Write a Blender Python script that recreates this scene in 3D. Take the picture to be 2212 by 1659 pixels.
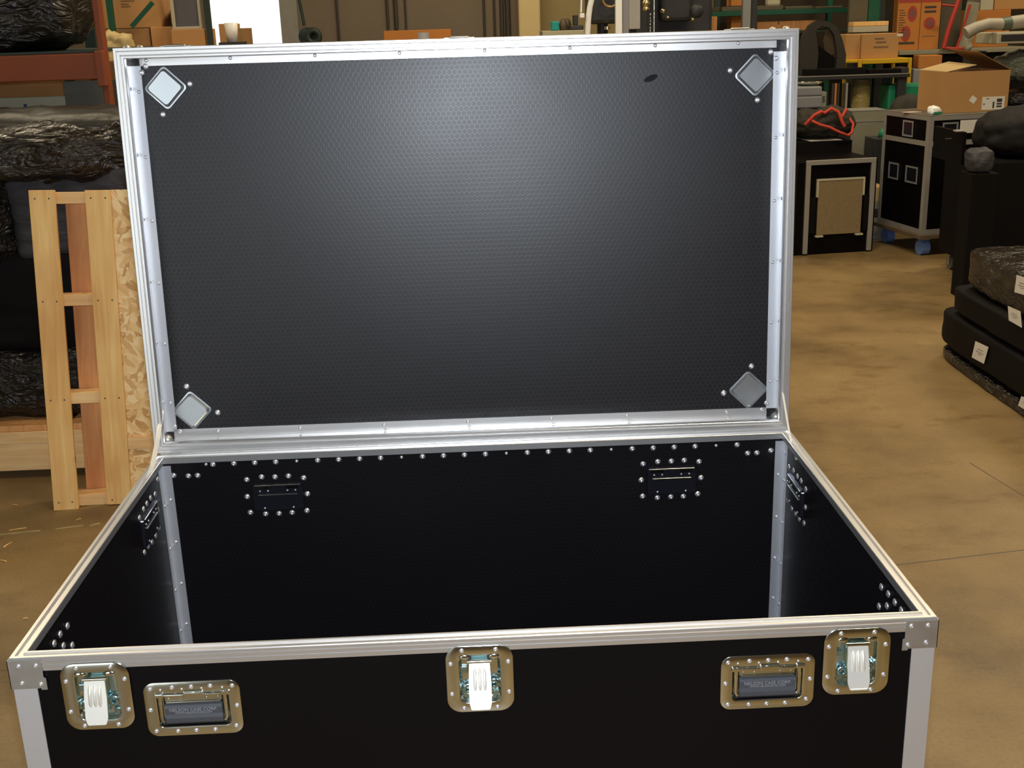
import bpy, bmesh, math, random
from mathutils import Vector, Matrix, noise
random.seed(7)
PI = math.pi
for o in list(bpy.data.objects): bpy.data.objects.remove(o)
scn = bpy.context.scene
COL = scn.collection

# ---------------------------------------------------------------- camera
HR = .75                                    # height of the case rim above the floor
F, CX, CY = 2510.7, 1106., 829.5
CAM = Vector((.7752, -1.6769, .9502 + HR))
PIT, YAW, ROL = .3025, .0262, -.0317
_f = Vector((math.sin(YAW)*math.cos(PIT), math.cos(YAW)*math.cos(PIT), -math.sin(PIT)))
_r = Vector((math.cos(YAW), -math.sin(YAW), 0)); _u = _r.cross(_f)
RT = _r*math.cos(ROL) + _u*math.sin(ROL); UP = -_r*math.sin(ROL) + _u*math.cos(ROL)
cd = bpy.data.cameras.new('camera'); cam = bpy.data.objects.new('camera', cd); COL.objects.link(cam)
cd.sensor_width = 36; cd.lens = F*36/2212; cd.clip_start = .02; cd.clip_end = 100
cam.matrix_world = Matrix(((RT.x, UP.x, -_f.x, CAM.x), (RT.y, UP.y, -_f.y, CAM.y), (RT.z, UP.z, -_f.z, CAM.z), (0, 0, 0, 1)))
scn.camera = cam

# ---------------------------------------------------------------- light
scn.view_settings.view_transform = 'Standard'; scn.view_settings.look = 'None'
scn.view_settings.gamma = 1; scn.view_settings.use_curve_mapping = False
scn.view_settings.exposure = 0
w = bpy.data.worlds.new('world'); scn.world = w; w.use_nodes = True
bg = w.node_tree.nodes['Background']; bg.inputs[0].default_value = (.93, 1, .98, 1); bg.inputs[1].default_value = 1.5

def area(name, loc, rot, sx, sy, power, color):
    l = bpy.data.lights.new(name, 'AREA'); l.shape = 'RECTANGLE'; l.size = sx; l.size_y = sy
    l.energy = power; l.color = color
    o = bpy.data.objects.new(name, l); COL.objects.link(o); o.location = loc; o.rotation_euler = rot
    return o
WARM = (1, .84, .58)
for (x, y, p) in ((-2.5, 1.0, 34), (2.6, .2, 75), (-2.5, 5.5, 75), (2.8, 4.6, 78), (1.3, 4.0, 60), (1.0, 8.6, 90), (6.0, 7.6, 90), (5.6, 1.6, 60)):  # the one nearest behind the case is added fill for the white posts
    area('high_bay_and_fill_lamp', (x, y, 4.9), (0, 0, 0), 1.6, .5, p, WARM)
# daylight from the open bay door behind the photographer
area('bay_door_daylight', (-2.2, -4.7, 1.6), (math.radians(-90), 0, PI), 2.2, 2.6, 13, (.86, .93, 1))
# the camera's own flash, a small tube just above the lens
fl_ = area('camera_flash', CAM + UP*.055 + RT*.0 + _f*.01, (0, 0, 0), .05, .025, 54, (.84, .91, 1))
fl_.matrix_world = Matrix.Translation(CAM + UP*.055 + _f*.01) @ cam.matrix_world.to_3x3().to_4x4()

# ---------------------------------------------------------------- pixel helpers (2212 x 1659 frame)
def ray(px, py): return (_f*F + RT*(px-CX) - UP*(py-CY)).normalized()
def at(px, py, Y): d = ray(px, py); return CAM + d*((Y-CAM.y)/d.y)
def atx(px, py, X): d = ray(px, py); return CAM + d*((X-CAM.x)/d.x)
def fl(px, py, z=0): d = ray(px, py); return CAM + d*((z-CAM.z)/d.z)

# ---------------------------------------------------------------- mesh helpers
class MB:
    def __init__(s): s.v = []; s.f = []; s.sm = []
    def add(s, vs, fs, M=None, smooth=False):
        n = len(s.v)
        for p in vs: s.v.append(tuple(M @ Vector(p)) if M is not None else tuple(p))
        for f in fs: s.f.append([n+i for i in f]); s.sm.append(smooth)
        return s
    def box(s, x0, x1, y0, y1, z0, z1, M=None):
        return s.add([(x0,y0,z0),(x1,y0,z0),(x1,y1,z0),(x0,y1,z0),(x0,y0,z1),(x1,y0,z1),(x1,y1,z1),(x0,y1,z1)],
                     [(3,2,1,0),(4,5,6,7),(0,1,5,4),(1,2,6,5),(2,3,7,6),(3,0,4,7)], M)
    def bbox(s, x0, x1, y0, y1, z0, z1, b=.002, M=None):          # box with chamfered edges
        bm = bmesh.new(); bmesh.ops.create_cube(bm, size=1)
        for v in bm.verts: v.co = Vector(((x0+x1)/2+v.co.x*(x1-x0), (y0+y1)/2+v.co.y*(y1-y0), (z0+z1)/2+v.co.z*(z1-z0)))
        b = min(b, .45*min(x1-x0, y1-y0, z1-z0))
        bmesh.ops.bevel(bm, geom=bm.edges[:], offset=b, segments=2, affect='EDGES', profile=.5)
        return s.frombm(bm, M)
    def frombm(s, bm, M=None, smooth=False):
        bm.verts.index_update()
        s.add([v.co.copy() for v in bm.verts], [[v.index for v in f.verts] for f in bm.faces], M, smooth); bm.free(); return s
    def prism(s, pts, z0, z1, M=None, smooth=False):              # polygon in xy extruded in z
        n = len(pts)
        vs = [(p[0], p[1], z0) for p in pts] + [(p[0], p[1], z1) for p in pts]
        fs = [list(range(n))[::-1], list(range(n, 2*n))] + [(i, (i+1) % n, n+(i+1) % n, n+i) for i in range(n)]
        return s.add(vs, fs, M, smooth)
    def cyl(s, p0, p1, r, seg=16, r1=None, smooth=True, M=None):
        p0 = Vector(p0); p1 = Vector(p1); r1 = r if r1 is None else r1
        d = (p1-p0).normalized(); a = d.orthogonal().normalized(); b = d.cross(a)
        vs = []
        for p, q in ((p0, r), (p1, r1)):
            for i in range(seg):
                t = 2*PI*i/seg; vs.append(p + a*q*math.cos(t) + b*q*math.sin(t))
        n = len(s.v)
        s.add(vs, [(i, (i+1) % seg, seg+(i+1) % seg, seg+i) for i in range(seg)], M, smooth)
        s.add([vs[i] for i in range(seg)], [list(range(seg))[::-1]], M); s.add([vs[seg+i] for i in range(seg)], [list(range(seg))], M)
        return s
    def tube(s, pts, r, seg=10, M=None):
        pts = [Vector(p) for p in pts]; rings = []
        prev = None
        for i, p in enumerate(pts):
            d = (pts[min(i+1, len(pts)-1)] - pts[max(i-1, 0)]).normalized()
            a = d.orthogonal().normalized() if prev is None else (prev - d*prev.dot(d)).normalized()
            prev = a; b = d.cross(a)
            rr = r[i] if isinstance(r, (list, tuple)) else r
            rings.append([p + a*rr*math.cos(2*PI*k/seg) + b*rr*math.sin(2*PI*k/seg) for k in range(seg)])
        vs = [q for g in rings for q in g]; fs = []
        for i in range(len(pts)-1):
            for k in range(seg): fs.append((i*seg+k, i*seg+(k+1) % seg, (i+1)*seg+(k+1) % seg, (i+1)*seg+k))
        s.add(vs, fs, M, True)
        s.add(rings[0], [list(range(seg))[::-1]], M); s.add(rings[-1], [list(range(seg))], M)
        return s
    def strip(s, pts, wv, t, M=None):                             # flat bar along pts, width vector wv, thickness t
        pts = [Vector(p) for p in pts]; wv = Vector(wv); vs = []
        for i, p in enumerate(pts):
            d = (pts[min(i+1, len(pts)-1)] - pts[max(i-1, 0)]).normalized(); n = d.cross(wv).normalized()*t/2
            ww = n.cross(d).normalized()*wv.length/2
            vs += [p-ww-n, p+ww-n, p+ww+n, p-ww+n]
        fs = [(3,2,1,0), tuple(len(vs)-4+k for k in range(4))]
        for i in range(len(pts)-1):
            for k in range(4): fs.append((i*4+k, i*4+(k+1) % 4, (i+1)*4+(k+1) % 4, (i+1)*4+k))
        return s.add(vs, fs, M)
    def lathe(s, prof, seg=16, M=None):                           # (r, z) profile about z
        vs = [(r*math.cos(2*PI*k/seg), r*math.sin(2*PI*k/seg), z) for r, z in prof for k in range(seg)]
        fs = [(i*seg+k, i*seg+(k+1) % seg, (i+1)*seg+(k+1) % seg, (i+1)*seg+k) for i in range(len(prof)-1) for k in range(seg)]
        return s.add(vs, fs, M, True)
    def mesh(s, name, mats):
        me = bpy.data.meshes.new(name); me.from_pydata(s.v, [], s.f)
        for p, q in zip(me.polygons, s.sm): p.use_smooth = q
        for m in (mats if isinstance(mats, (list, tuple)) else [mats]): me.materials.append(m)
        bm = bmesh.new(); bm.from_mesh(me); bmesh.ops.recalc_face_normals(bm, faces=bm.faces[:]); bm.to_mesh(me); bm.free()
        me.update(); return me
    def build(s, name, mat, parent=None, M=None):
        o = bpy.data.objects.new(name, s.mesh(name, mat)); COL.objects.link(o)
        if parent is not None: o.parent = parent
        if M is not None: o.matrix_basis = M
        return o

def tag(o, label, cat, group=None, kind=None):
    o['label'] = label; o['category'] = cat
    if group: o['group'] = group
    if kind: o['kind'] = kind
    return o
def thing(name, label, cat, loc=(0, 0, 0), rz=0, group=None, M=None):
    o = bpy.data.objects.new(name, None); COL.objects.link(o); o.empty_display_size = .05
    if M is not None: o.matrix_world = M
    else: o.location = loc; o.rotation_euler = (0, 0, rz)
    return tag(o, label, cat, group)
def struct(o): o['kind'] = 'structure'; return o
def inst(src, name, parent, M):                                   # linked copy of a small repeated part
    o = src.copy(); o.name = name; COL.objects.link(o); o.parent = parent; o.matrix_parent_inverse = Matrix(); o.matrix_basis = M; return o
def rrect(w, h, r, seg=6, cx=0, cy=0):
    pts = []
    for (sx, sy, a0) in ((1, 1, 0), (-1, 1, 90), (-1, -1, 180), (1, -1, 270)):
        for k in range(seg+1):
            a = math.radians(a0 + 90*k/seg); pts.append((cx+sx*(w/2-r)+r*math.cos(a), cy+sy*(h/2-r)+r*math.sin(a)))
    return pts
def T(x, y, z): return Matrix.Translation((x, y, z))
def RX(a): return Matrix.Rotation(a, 4, 'X')
def RY(a): return Matrix.Rotation(a, 4, 'Y')
def RZ(a): return Matrix.Rotation(a, 4, 'Z')
def loops(mb, rings, close_last=True, M=None, smooth=False, close_first=False):
    """skin between equal-length rings of points"""
    n = len(rings[0]); vs = [p for r in rings for p in r]; fs = []
    for i in range(len(rings)-1):
        for k in range(n): fs.append((i*n+k, i*n+(k+1) % n, (i+1)*n+(k+1) % n, (i+1)*n+k))
    if close_last: fs.append(tuple((len(rings)-1)*n+k for k in range(n)))
    if close_first: fs.append(tuple(range(n))[::-1])
    mb.add(vs, fs, M, smooth); return mb
def lump(sx, sy, sz, cuts=14, amp=.02, freq=5, p=6, seed=0, flat_bottom=True):
    """rounded wrinkled block sitting on z=0"""
    bm = bmesh.new(); bmesh.ops.create_cube(bm, size=2)
    bmesh.ops.subdivide_edges(bm, edges=bm.edges[:], cuts=cuts, use_grid_fill=True)
    off = Vector((seed*7.3, seed*3.1, seed*5.7))
    for v in bm.verts:
        c = v.co; L = (abs(c.x)**p + abs(c.y)**p + abs(c.z)**p)**(1/p); c = c/L
        q = Vector((c.x*sx/2, c.y*sy/2, c.z*sz/2))
        d = noise.noise(q*freq+off)*amp + (abs(noise.noise(q*freq*2.7+off))-.2)*amp*.9 + noise.noise(q*freq*6+off)*amp*.25
        nrm = Vector((c.x**3, c.y**3, c.z**3)).normalized()
        q = q + nrm*d
        v.co = Vector((q.x, q.y, max(0, q.z+sz/2)))
    return MB().frombm(bm, None, True)

# ---------------------------------------------------------------- materials
def newmat(name):
    m = bpy.data.materials.new(name); m.use_nodes = True
    return m, m.node_tree, m.node_tree.nodes['Principled BSDF']
def mat(name, col, rough=.5, metal=0, spec=.5, var=.12, vs=8., bump=0, bs=60., coat=0, stretch=(1, 1, 1), rvar=0, aniso=0, bdist=.01):
    m, nt, b = newmat(name); N = nt.nodes.new; L = nt.links.new
    tc = N('ShaderNodeTexCoord'); mp = N('ShaderNodeMapping'); mp.inputs['Scale'].default_value = stretch; L(tc.outputs['Object'], mp.inputs[0])
    no = N('ShaderNodeTexNoise'); no.inputs['Scale'].default_value = vs; no.inputs['Detail'].default_value = 5; L(mp.outputs[0], no.inputs['Vector'])
    mx = N('ShaderNodeMix'); mx.data_type = 'RGBA'; mx.inputs['A'].default_value = tuple(c*(1-var) for c in col)+(1,)
    mx.inputs['B'].default_value = tuple(min(1, c*(1+var)) for c in col)+(1,)
    L(no.outputs['Fac'], mx.inputs['Factor']); L(mx.outputs['Result'], b.inputs['Base Color'])
    b.inputs['Roughness'].default_value = rough; b.inputs['Metallic'].default_value = metal; b.inputs['Specular IOR Level'].default_value = spec
    if coat: b.inputs['Coat Weight'].default_value = coat; b.inputs['Coat Roughness'].default_value = .15
    if rvar:
        mr = N('ShaderNodeMapRange'); mr.inputs['To Min'].default_value = rough-rvar; mr.inputs['To Max'].default_value = rough+rvar
        L(no.outputs['Fac'], mr.inputs['Value']); L(mr.outputs[0], b.inputs['Roughness'])
    if bump:
        n2 = N('ShaderNodeTexNoise'); n2.inputs['Scale'].default_value = bs; n2.inputs['Detail'].default_value = 4; L(mp.outputs[0], n2.inputs['Vector'])
        bp = N('ShaderNodeBump'); bp.inputs['Strength'].default_value = bump; bp.inputs['Distance'].default_value = bdist
        L(n2.outputs['Fac'], bp.inputs['Height']); L(bp.outputs[0], b.inputs['Normal'])
    return m

def hexmat(name, col, line, rough, rline, spec, s=.0118, bumpy=.25, plane='XZ'):
    """black laminate with an embossed honeycomb pattern in the plane named"""
    m, nt, b = newmat(name); N = nt.nodes.new; L = nt.links.new
    tc = N('ShaderNodeTexCoord'); se = N('ShaderNodeSeparateXYZ'); L(tc.outputs['Object'], se.inputs[0])
    def mth(op, a, bb=None, clampv=None):
        n = N('ShaderNodeMath'); n.operation = op
        for i, q in enumerate((a, bb)):
            if q is None: continue
            if hasattr(q, 'links') or hasattr(q, 'is_linked'): L(q, n.inputs[i])
            else: n.inputs[i].default_value = q
        return n.outputs[0]
    X = mth('MULTIPLY', se.outputs[plane[0]], 1/s); Y = mth('MULTIPLY', se.outputs[plane[1]], 1/s)
    R3 = math.sqrt(3)
    def cell(ox, oy):
        a = mth('SUBTRACT', mth('FLOORED_MODULO', mth('ADD', X, ox), 1.0), .5)
        c = mth('SUBTRACT', mth('FLOORED_MODULO', mth('ADD', Y, oy), R3), R3/2)
        return a, c, mth('ADD', mth('MULTIPLY', a, a), mth('MULTIPLY', c, c))
    ax, ay, ad = cell(0, 0); bx, by, bd = cell(.5, R3/2)
    pick = mth('LESS_THAN', ad, bd)
    def sel(p, q): return mth('ADD', mth('MULTIPLY', p, pick), mth('MULTIPLY', q, mth('SUBTRACT', 1.0, pick)))
    gx = mth('ABSOLUTE', sel(ax, bx)); gy = mth('ABSOLUTE', sel(ay, by))
    hd = mth('MAXIMUM', gx, mth('ADD', mth('MULTIPLY', gx, .5), mth('MULTIPLY', gy, R3/2)))
    mr = N('ShaderNodeMapRange'); mr.interpolation_type = 'SMOOTHSTEP'; mr.inputs['From Min'].default_value = .41; mr.inputs['From Max'].default_value = .49; L(hd, mr.inputs['Value'])
    no = N('ShaderNodeTexNoise'); no.inputs['Scale'].default_value = 3; no.inputs['Detail'].default_value = 6; L(tc.outputs['Object'], no.inputs['Vector'])
    mx = N('ShaderNodeMix'); mx.data_type = 'RGBA'; mx.inputs['A'].default_value = col+(1,); mx.inputs['B'].default_value = line+(1,)
    L(mr.outputs[0], mx.inputs['Factor']); L(mx.outputs['Result'], b.inputs['Base Color'])
    r1 = mth('ADD', mth('MULTIPLY', mr.outputs[0], rline-rough), rough)
    r2 = mth('ADD', r1, mth('MULTIPLY', mth('SUBTRACT', no.outputs['Fac'], .5), .10)); L(r2, b.inputs['Roughness'])
    b.inputs['Specular IOR Level'].default_value = spec
    bp = N('ShaderNodeBump'); bp.inputs['Strength'].default_value = bumpy; bp.inputs['Distance'].default_value = .0006
    L(mr.outputs[0], bp.inputs['Height']); L(bp.outputs[0], b.inputs['Normal'])
    return m

M_alu = mat('brushed aluminium', (.80, .79, .78), .34, .88, .5, .04, 5, .03, 300, rvar=.03, bdist=.0004)
M_aluflat = mat('satin aluminium', (.78, .79, .82), .42, .75, .5, .04, 4, .08, 200, rvar=.04, bdist=.001)
M_zinc = mat('bright zinc plate', (.74, .76, .68), .16, 1, .5, .06, 12, .05, 40, rvar=.05, bdist=.002)
M_zincdull = mat('dull galvanised plate', (.56, .55, .53), .42, .9, .5, .10, 30, .1, 80, rvar=.08, bdist=.001)
M_blue = mat('blue passivated zinc', (.42, .62, .68), .2, 1, .5, .15, 14, .1, 50, bdist=.002)
M_lever = mat('latch lever steel', (.90, .88, .80), .36, .55, .5, .05, 20, .1, 100, bdist=.001)
M_rivet = mat('steel rivet', (.86, .85, .87), .36, .85, .5, .05)
M_stay = mat('brass coloured stay arm', (.96, .90, .78), .45, .35, .5, .05)
M_lam = mat('black smooth laminate', (.0035, .0028, .0032), .42, 0, .13, .25, 3, .10, 900, rvar=.03, bdist=.0005)
M_hexlid = hexmat('black honeycomb lid laminate', (.0075, .0065, .0075), (.030, .028, .033), .40, .33, .44, bumpy=.10, plane='XY')
M_hexbk = hexmat('black honeycomb wall laminate', (.006, .005, .006), (.011, .009, .011), .36, .30, .28, bumpy=.15, plane='XZ')
M_hexsd = hexmat('black honeycomb side laminate', (.007, .006, .007), (.012, .010, .012), .30, .28, .35, plane='YZ')
M_ply = mat('birch ply edge', (.35, .22, .10), .7)
M_rubber = mat('black rubber grip', (.045, .045, .055), .42, 0, .5, .2, 40, .2, 300)
M_black = mat('black matte', (.005, .004, .004), .7, 0, .15, .3, 6)
M_bluecaster = mat('blue caster wheel', (.16, .28, .62), .45, 0, .5, .1)

# wood
def woodmat(name, c1, c2, axis_stretch=(6, 6, .5), knots=True):
    m, nt, b = newmat(name); N = nt.nodes.new; L = nt.links.new
    tc = N('ShaderNodeTexCoord'); mp = N('ShaderNodeMapping'); mp.inputs['Scale'].default_value = axis_stretch; L(tc.outputs['Object'], mp.inputs[0])
    no = N('ShaderNodeTexNoise'); no.inputs['Scale'].default_value = 5; no.inputs['Detail'].default_value = 8; no.inputs['Distortion'].default_value = 1.2; L(mp.outputs[0], no.inputs['Vector'])
    n2 = N('ShaderNodeTexNoise'); n2.inputs['Scale'].default_value = 2.2; n2.inputs['Detail'].default_value = 3; L(tc.outputs['Object'], n2.inputs['Vector'])
    cr = N('ShaderNodeValToRGB'); cr.color_ramp.elements[0].position = .3; cr.color_ramp.elements[0].color = c1+(1,)
    cr.color_ramp.elements[1].position = .7; cr.color_ramp.elements[1].color = c2+(1,); L(no.outputs['Fac'], cr.inputs[0])
    mx = N('ShaderNodeMix'); mx.data_type = 'RGBA'; mx.blend_type = 'MULTIPLY'; mx.inputs['Factor'].default_value = 1
    c3 = N('ShaderNodeValToRGB'); c3.color_ramp.elements[0].position = .3; c3.color_ramp.elements[0].color = (.78, .66, .55, 1); c3.color_ramp.elements[1].position = .6; c3.color_ramp.elements[1].color = (1, 1, 1, 1)
    L(n2.outputs['Fac'], c3.inputs[0]); L(cr.outputs[0], mx.inputs['A']); L(c3.outputs[0], mx.inputs['B'])
    out = mx.outputs['Result']
    if knots:
        vo = N('ShaderNodeTexVoronoi'); vo.inputs['Scale'].default_value = 4.5; mk = N('ShaderNodeMapping'); mk.inputs['Scale'].default_value = (1.6, 1.6, 1); L(tc.outputs['Object'], mk.inputs[0]); L(mk.outputs[0], vo.inputs['Vector'])
        c4 = N('ShaderNodeValToRGB'); c4.color_ramp.elements[0].position = .05; c4.color_ramp.elements[0].color = (.45, .25, .12, 1); c4.color_ramp.elements[1].position = .11; c4.color_ramp.elements[1].color = (1, 1, 1, 1)
        L(vo.outputs['Distance'], c4.inputs[0]); m2 = N('ShaderNodeMix'); m2.data_type = 'RGBA'; m2.blend_type = 'MULTIPLY'; m2.inputs['Factor'].default_value = 1
        L(out, m2.inputs['A']); L(c4.outputs[0], m2.inputs['B']); out = m2.outputs['Result']
    L(out, b.inputs['Base Color']); b.inputs['Roughness'].default_value = .62
    bp = N('ShaderNodeBump'); bp.inputs['Strength'].default_value = .25; bp.inputs['Distance'].default_value = .002; L(no.outputs['Fac'], bp.inputs['Height']); L(bp.outputs[0], b.inputs['Normal'])
    return m
M_pine = woodmat('yellow pine lumber', (.84, .48, .15), (1.0, .68, .27))
M_pine2 = woodmat('orange pine lumber', (.70, .30, .09), (.92, .48, .18))
M_pineh = woodmat('pine lumber, grain across', (.84, .52, .21), (1.0, .72, .36), (.5, 6, 6))
def osbmat():
    m, nt, b = newmat('oriented strand board'); N = nt.nodes.new; L = nt.links.new
    tc = N('ShaderNodeTexCoord'); cols = []
    for ang, off in ((.75, 0), (-.45, 3.3), (1.5, 7.1)):
        mp = N('ShaderNodeMapping'); mp.inputs['Rotation'].default_value = (0, ang, 0); mp.inputs['Location'].default_value = (off, 0, off); L(tc.outputs['Object'], mp.inputs[0])
        m2 = N('ShaderNodeMapping'); m2.inputs['Scale'].default_value = (1.0, .2, .28); L(mp.outputs[0], m2.inputs[0])
        vo = N('ShaderNodeTexVoronoi'); vo.inputs['Scale'].default_value = 62; vo.inputs['Randomness'].default_value = 1; L(m2.outputs[0], vo.inputs['Vector']); cols.append(vo)
    no = N('ShaderNodeTexNoise'); no.inputs['Scale'].default_value = 14; no.inputs['Detail'].default_value = 2; L(tc.outputs['Object'], no.inputs['Vector'])
    cur = cols[0].outputs['Color']
    for k, th in ((1, .47), (2, .56)):
        g = N('ShaderNodeMath'); g.operation = 'GREATER_THAN'; g.inputs[1].default_value = th; L(no.outputs['Fac'], g.inputs[0])
        mx = N('ShaderNodeMix'); mx.data_type = 'RGBA'; L(g.outputs[0], mx.inputs['Factor']); L(cur, mx.inputs['A']); L(cols[k].outputs['Color'], mx.inputs['B']); cur = mx.outputs['Result']
    cr = N('ShaderNodeValToRGB'); cr.color_ramp.elements[0].color = (.62, .33, .10, 1); cr.color_ramp.elements[1].color = (1, .76, .40, 1); cr.color_ramp.elements[0].position = .15; cr.color_ramp.elements[1].position = .8
    e = cr.color_ramp.elements.new(.4); e.color = (.88, .56, .22, 1)
    L(cur, cr.inputs[0]); L(cr.outputs[0], b.inputs['Base Color']); b.inputs['Roughness'].default_value = .5
    bp = N('ShaderNodeBump'); bp.inputs['Strength'].default_value = .3; bp.inputs['Distance'].default_value = .003; L(vo.outputs['Distance'], bp.inputs['Height']); L(bp.outputs[0], b.inputs['Normal'])
    return m
M_osb = osbmat()
def filmmat(name, col, rough=.16, scale=9., strength=.9, st=(1, 1, 2.6)):
    m, nt, b = newmat(name); N = nt.nodes.new; L = nt.links.new
    tc = N('ShaderNodeTexCoord'); mp = N('ShaderNodeMapping'); mp.inputs['Scale'].default_value = st; mp.inputs['Rotation'].default_value = (.2, .25, .1); L(tc.outputs['Object'], mp.inputs[0])
    n1 = N('ShaderNodeTexNoise'); n1.inputs['Scale'].default_value = scale; n1.inputs['Detail'].default_value = 5; n1.inputs['Roughness'].default_value = .45; n1.inputs['Distortion'].default_value = 1.6; L(mp.outputs[0], n1.inputs['Vector'])
    rg = N('ShaderNodeMath'); rg.operation = 'SUBTRACT'; rg.inputs[1].default_value = .5; L(n1.outputs['Fac'], rg.inputs[0])
    ab = N('ShaderNodeMath'); ab.operation = 'ABSOLUTE'; L(rg.outputs[0], ab.inputs[0])
    bp = N('ShaderNodeBump'); bp.inputs['Strength'].default_value = strength; bp.inputs['Distance'].default_value = .06; L(ab.outputs[0], bp.inputs['Height']); L(bp.outputs[0], b.inputs['Normal'])
    b.inputs['Base Color'].default_value = col+(1,); b.inputs['Roughness'].default_value = rough; b.inputs['Specular IOR Level'].default_value = .6
    return m
M_film = filmmat('black stretch film', (.010, .009, .009))
M_filmb = filmmat('brownish black film', (.016, .012, .009), .24, 7., .7)
M_cloth = mat('black moving blanket', (.045, .044, .050), .55, 0, .35, .3, 4, .5, 9, bdist=.03, stretch=(1, 1, 3))
M_clear = filmmat('crumpled clear plastic', (.17, .18, .14), .2, 14, .8)
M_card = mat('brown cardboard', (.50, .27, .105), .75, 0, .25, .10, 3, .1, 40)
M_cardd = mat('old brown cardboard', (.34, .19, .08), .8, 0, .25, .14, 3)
M_cardo = mat('orange cardboard', (.54, .21, .05), .7, 0, .25, .10, 3)
M_cardy = mat('pale tan cardboard', (.58, .42, .20), .75, 0, .25, .10, 3)
M_white = mat('white paper', (.78, .74, .66), .7, 0, .3, .04)
M_ink = mat('dark ink', (.05, .045, .04), .7)
M_inkb = mat('faded brown ink', (.20, .12, .06), .8)
M_red = mat('red paint', (.50, .045, .03), .5, 0, .5, .1)
M_redc = mat('red webbing', (.62, .07, .035), .6, 0, .3, .1)
M_orange = mat('orange rack paint', (.26, .060, .018), .55, 0, .4, .25, 5)
M_green = mat('green rack paint', (.010, .085, .050), .5, 0, .4, .2, 5)
M_dgreen = mat('dark green upright paint', (.030, .045, .038), .5, 0, .4, .2, 5)
M_teal = mat('teal plastic', (.01, .30, .30), .4)
M_bin = mat('green plastic bin', (.012, .25, .12), .45, 0, .5, .1)
M_yellow = mat('yellow paint', (.70, .42, .015), .45, 0, .5, .1)
M_grey = mat('grey aluminium trim', (.38, .36, .32), .45, .3, .5, .06)
M_tool = mat('grey plastic toolbox', (.28, .28, .29), .5, 0, .4, .06)
M_beige = mat('beige grey laminate', (.30, .28, .20), .5, 0, .4, .06)
M_carpet = mat('tan carpet board', (.26, .19, .10), .9, 0, .1, .25, 60)
M_fabric = mat('dark olive canvas', (.05, .045, .035), .8, 0, .2, .3, 12)
M_steel = mat('dark machine steel', (.05, .05, .052), .5, .3, .4, .2, 8)
M_brass = mat('polished brass sleeve', (.80, .72, .45), .25, 1)
M_whitep = mat('white painted pipe', (.95, .95, .92), .4, 0, .5, .03)
M_cream = mat('cream painted column', (.66, .52, .26), .6, 0, .3, .06, 2)
M_conduit = mat('dark conduit', (.055, .045, .035), .6)
M_chrome = mat('polished chrome', (.8, .8, .8), .08, 1, .5, .02)
M_pale = mat('pale cream sheet', (.50, .46, .33), .6, 0, .3, .08, 2)

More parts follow.
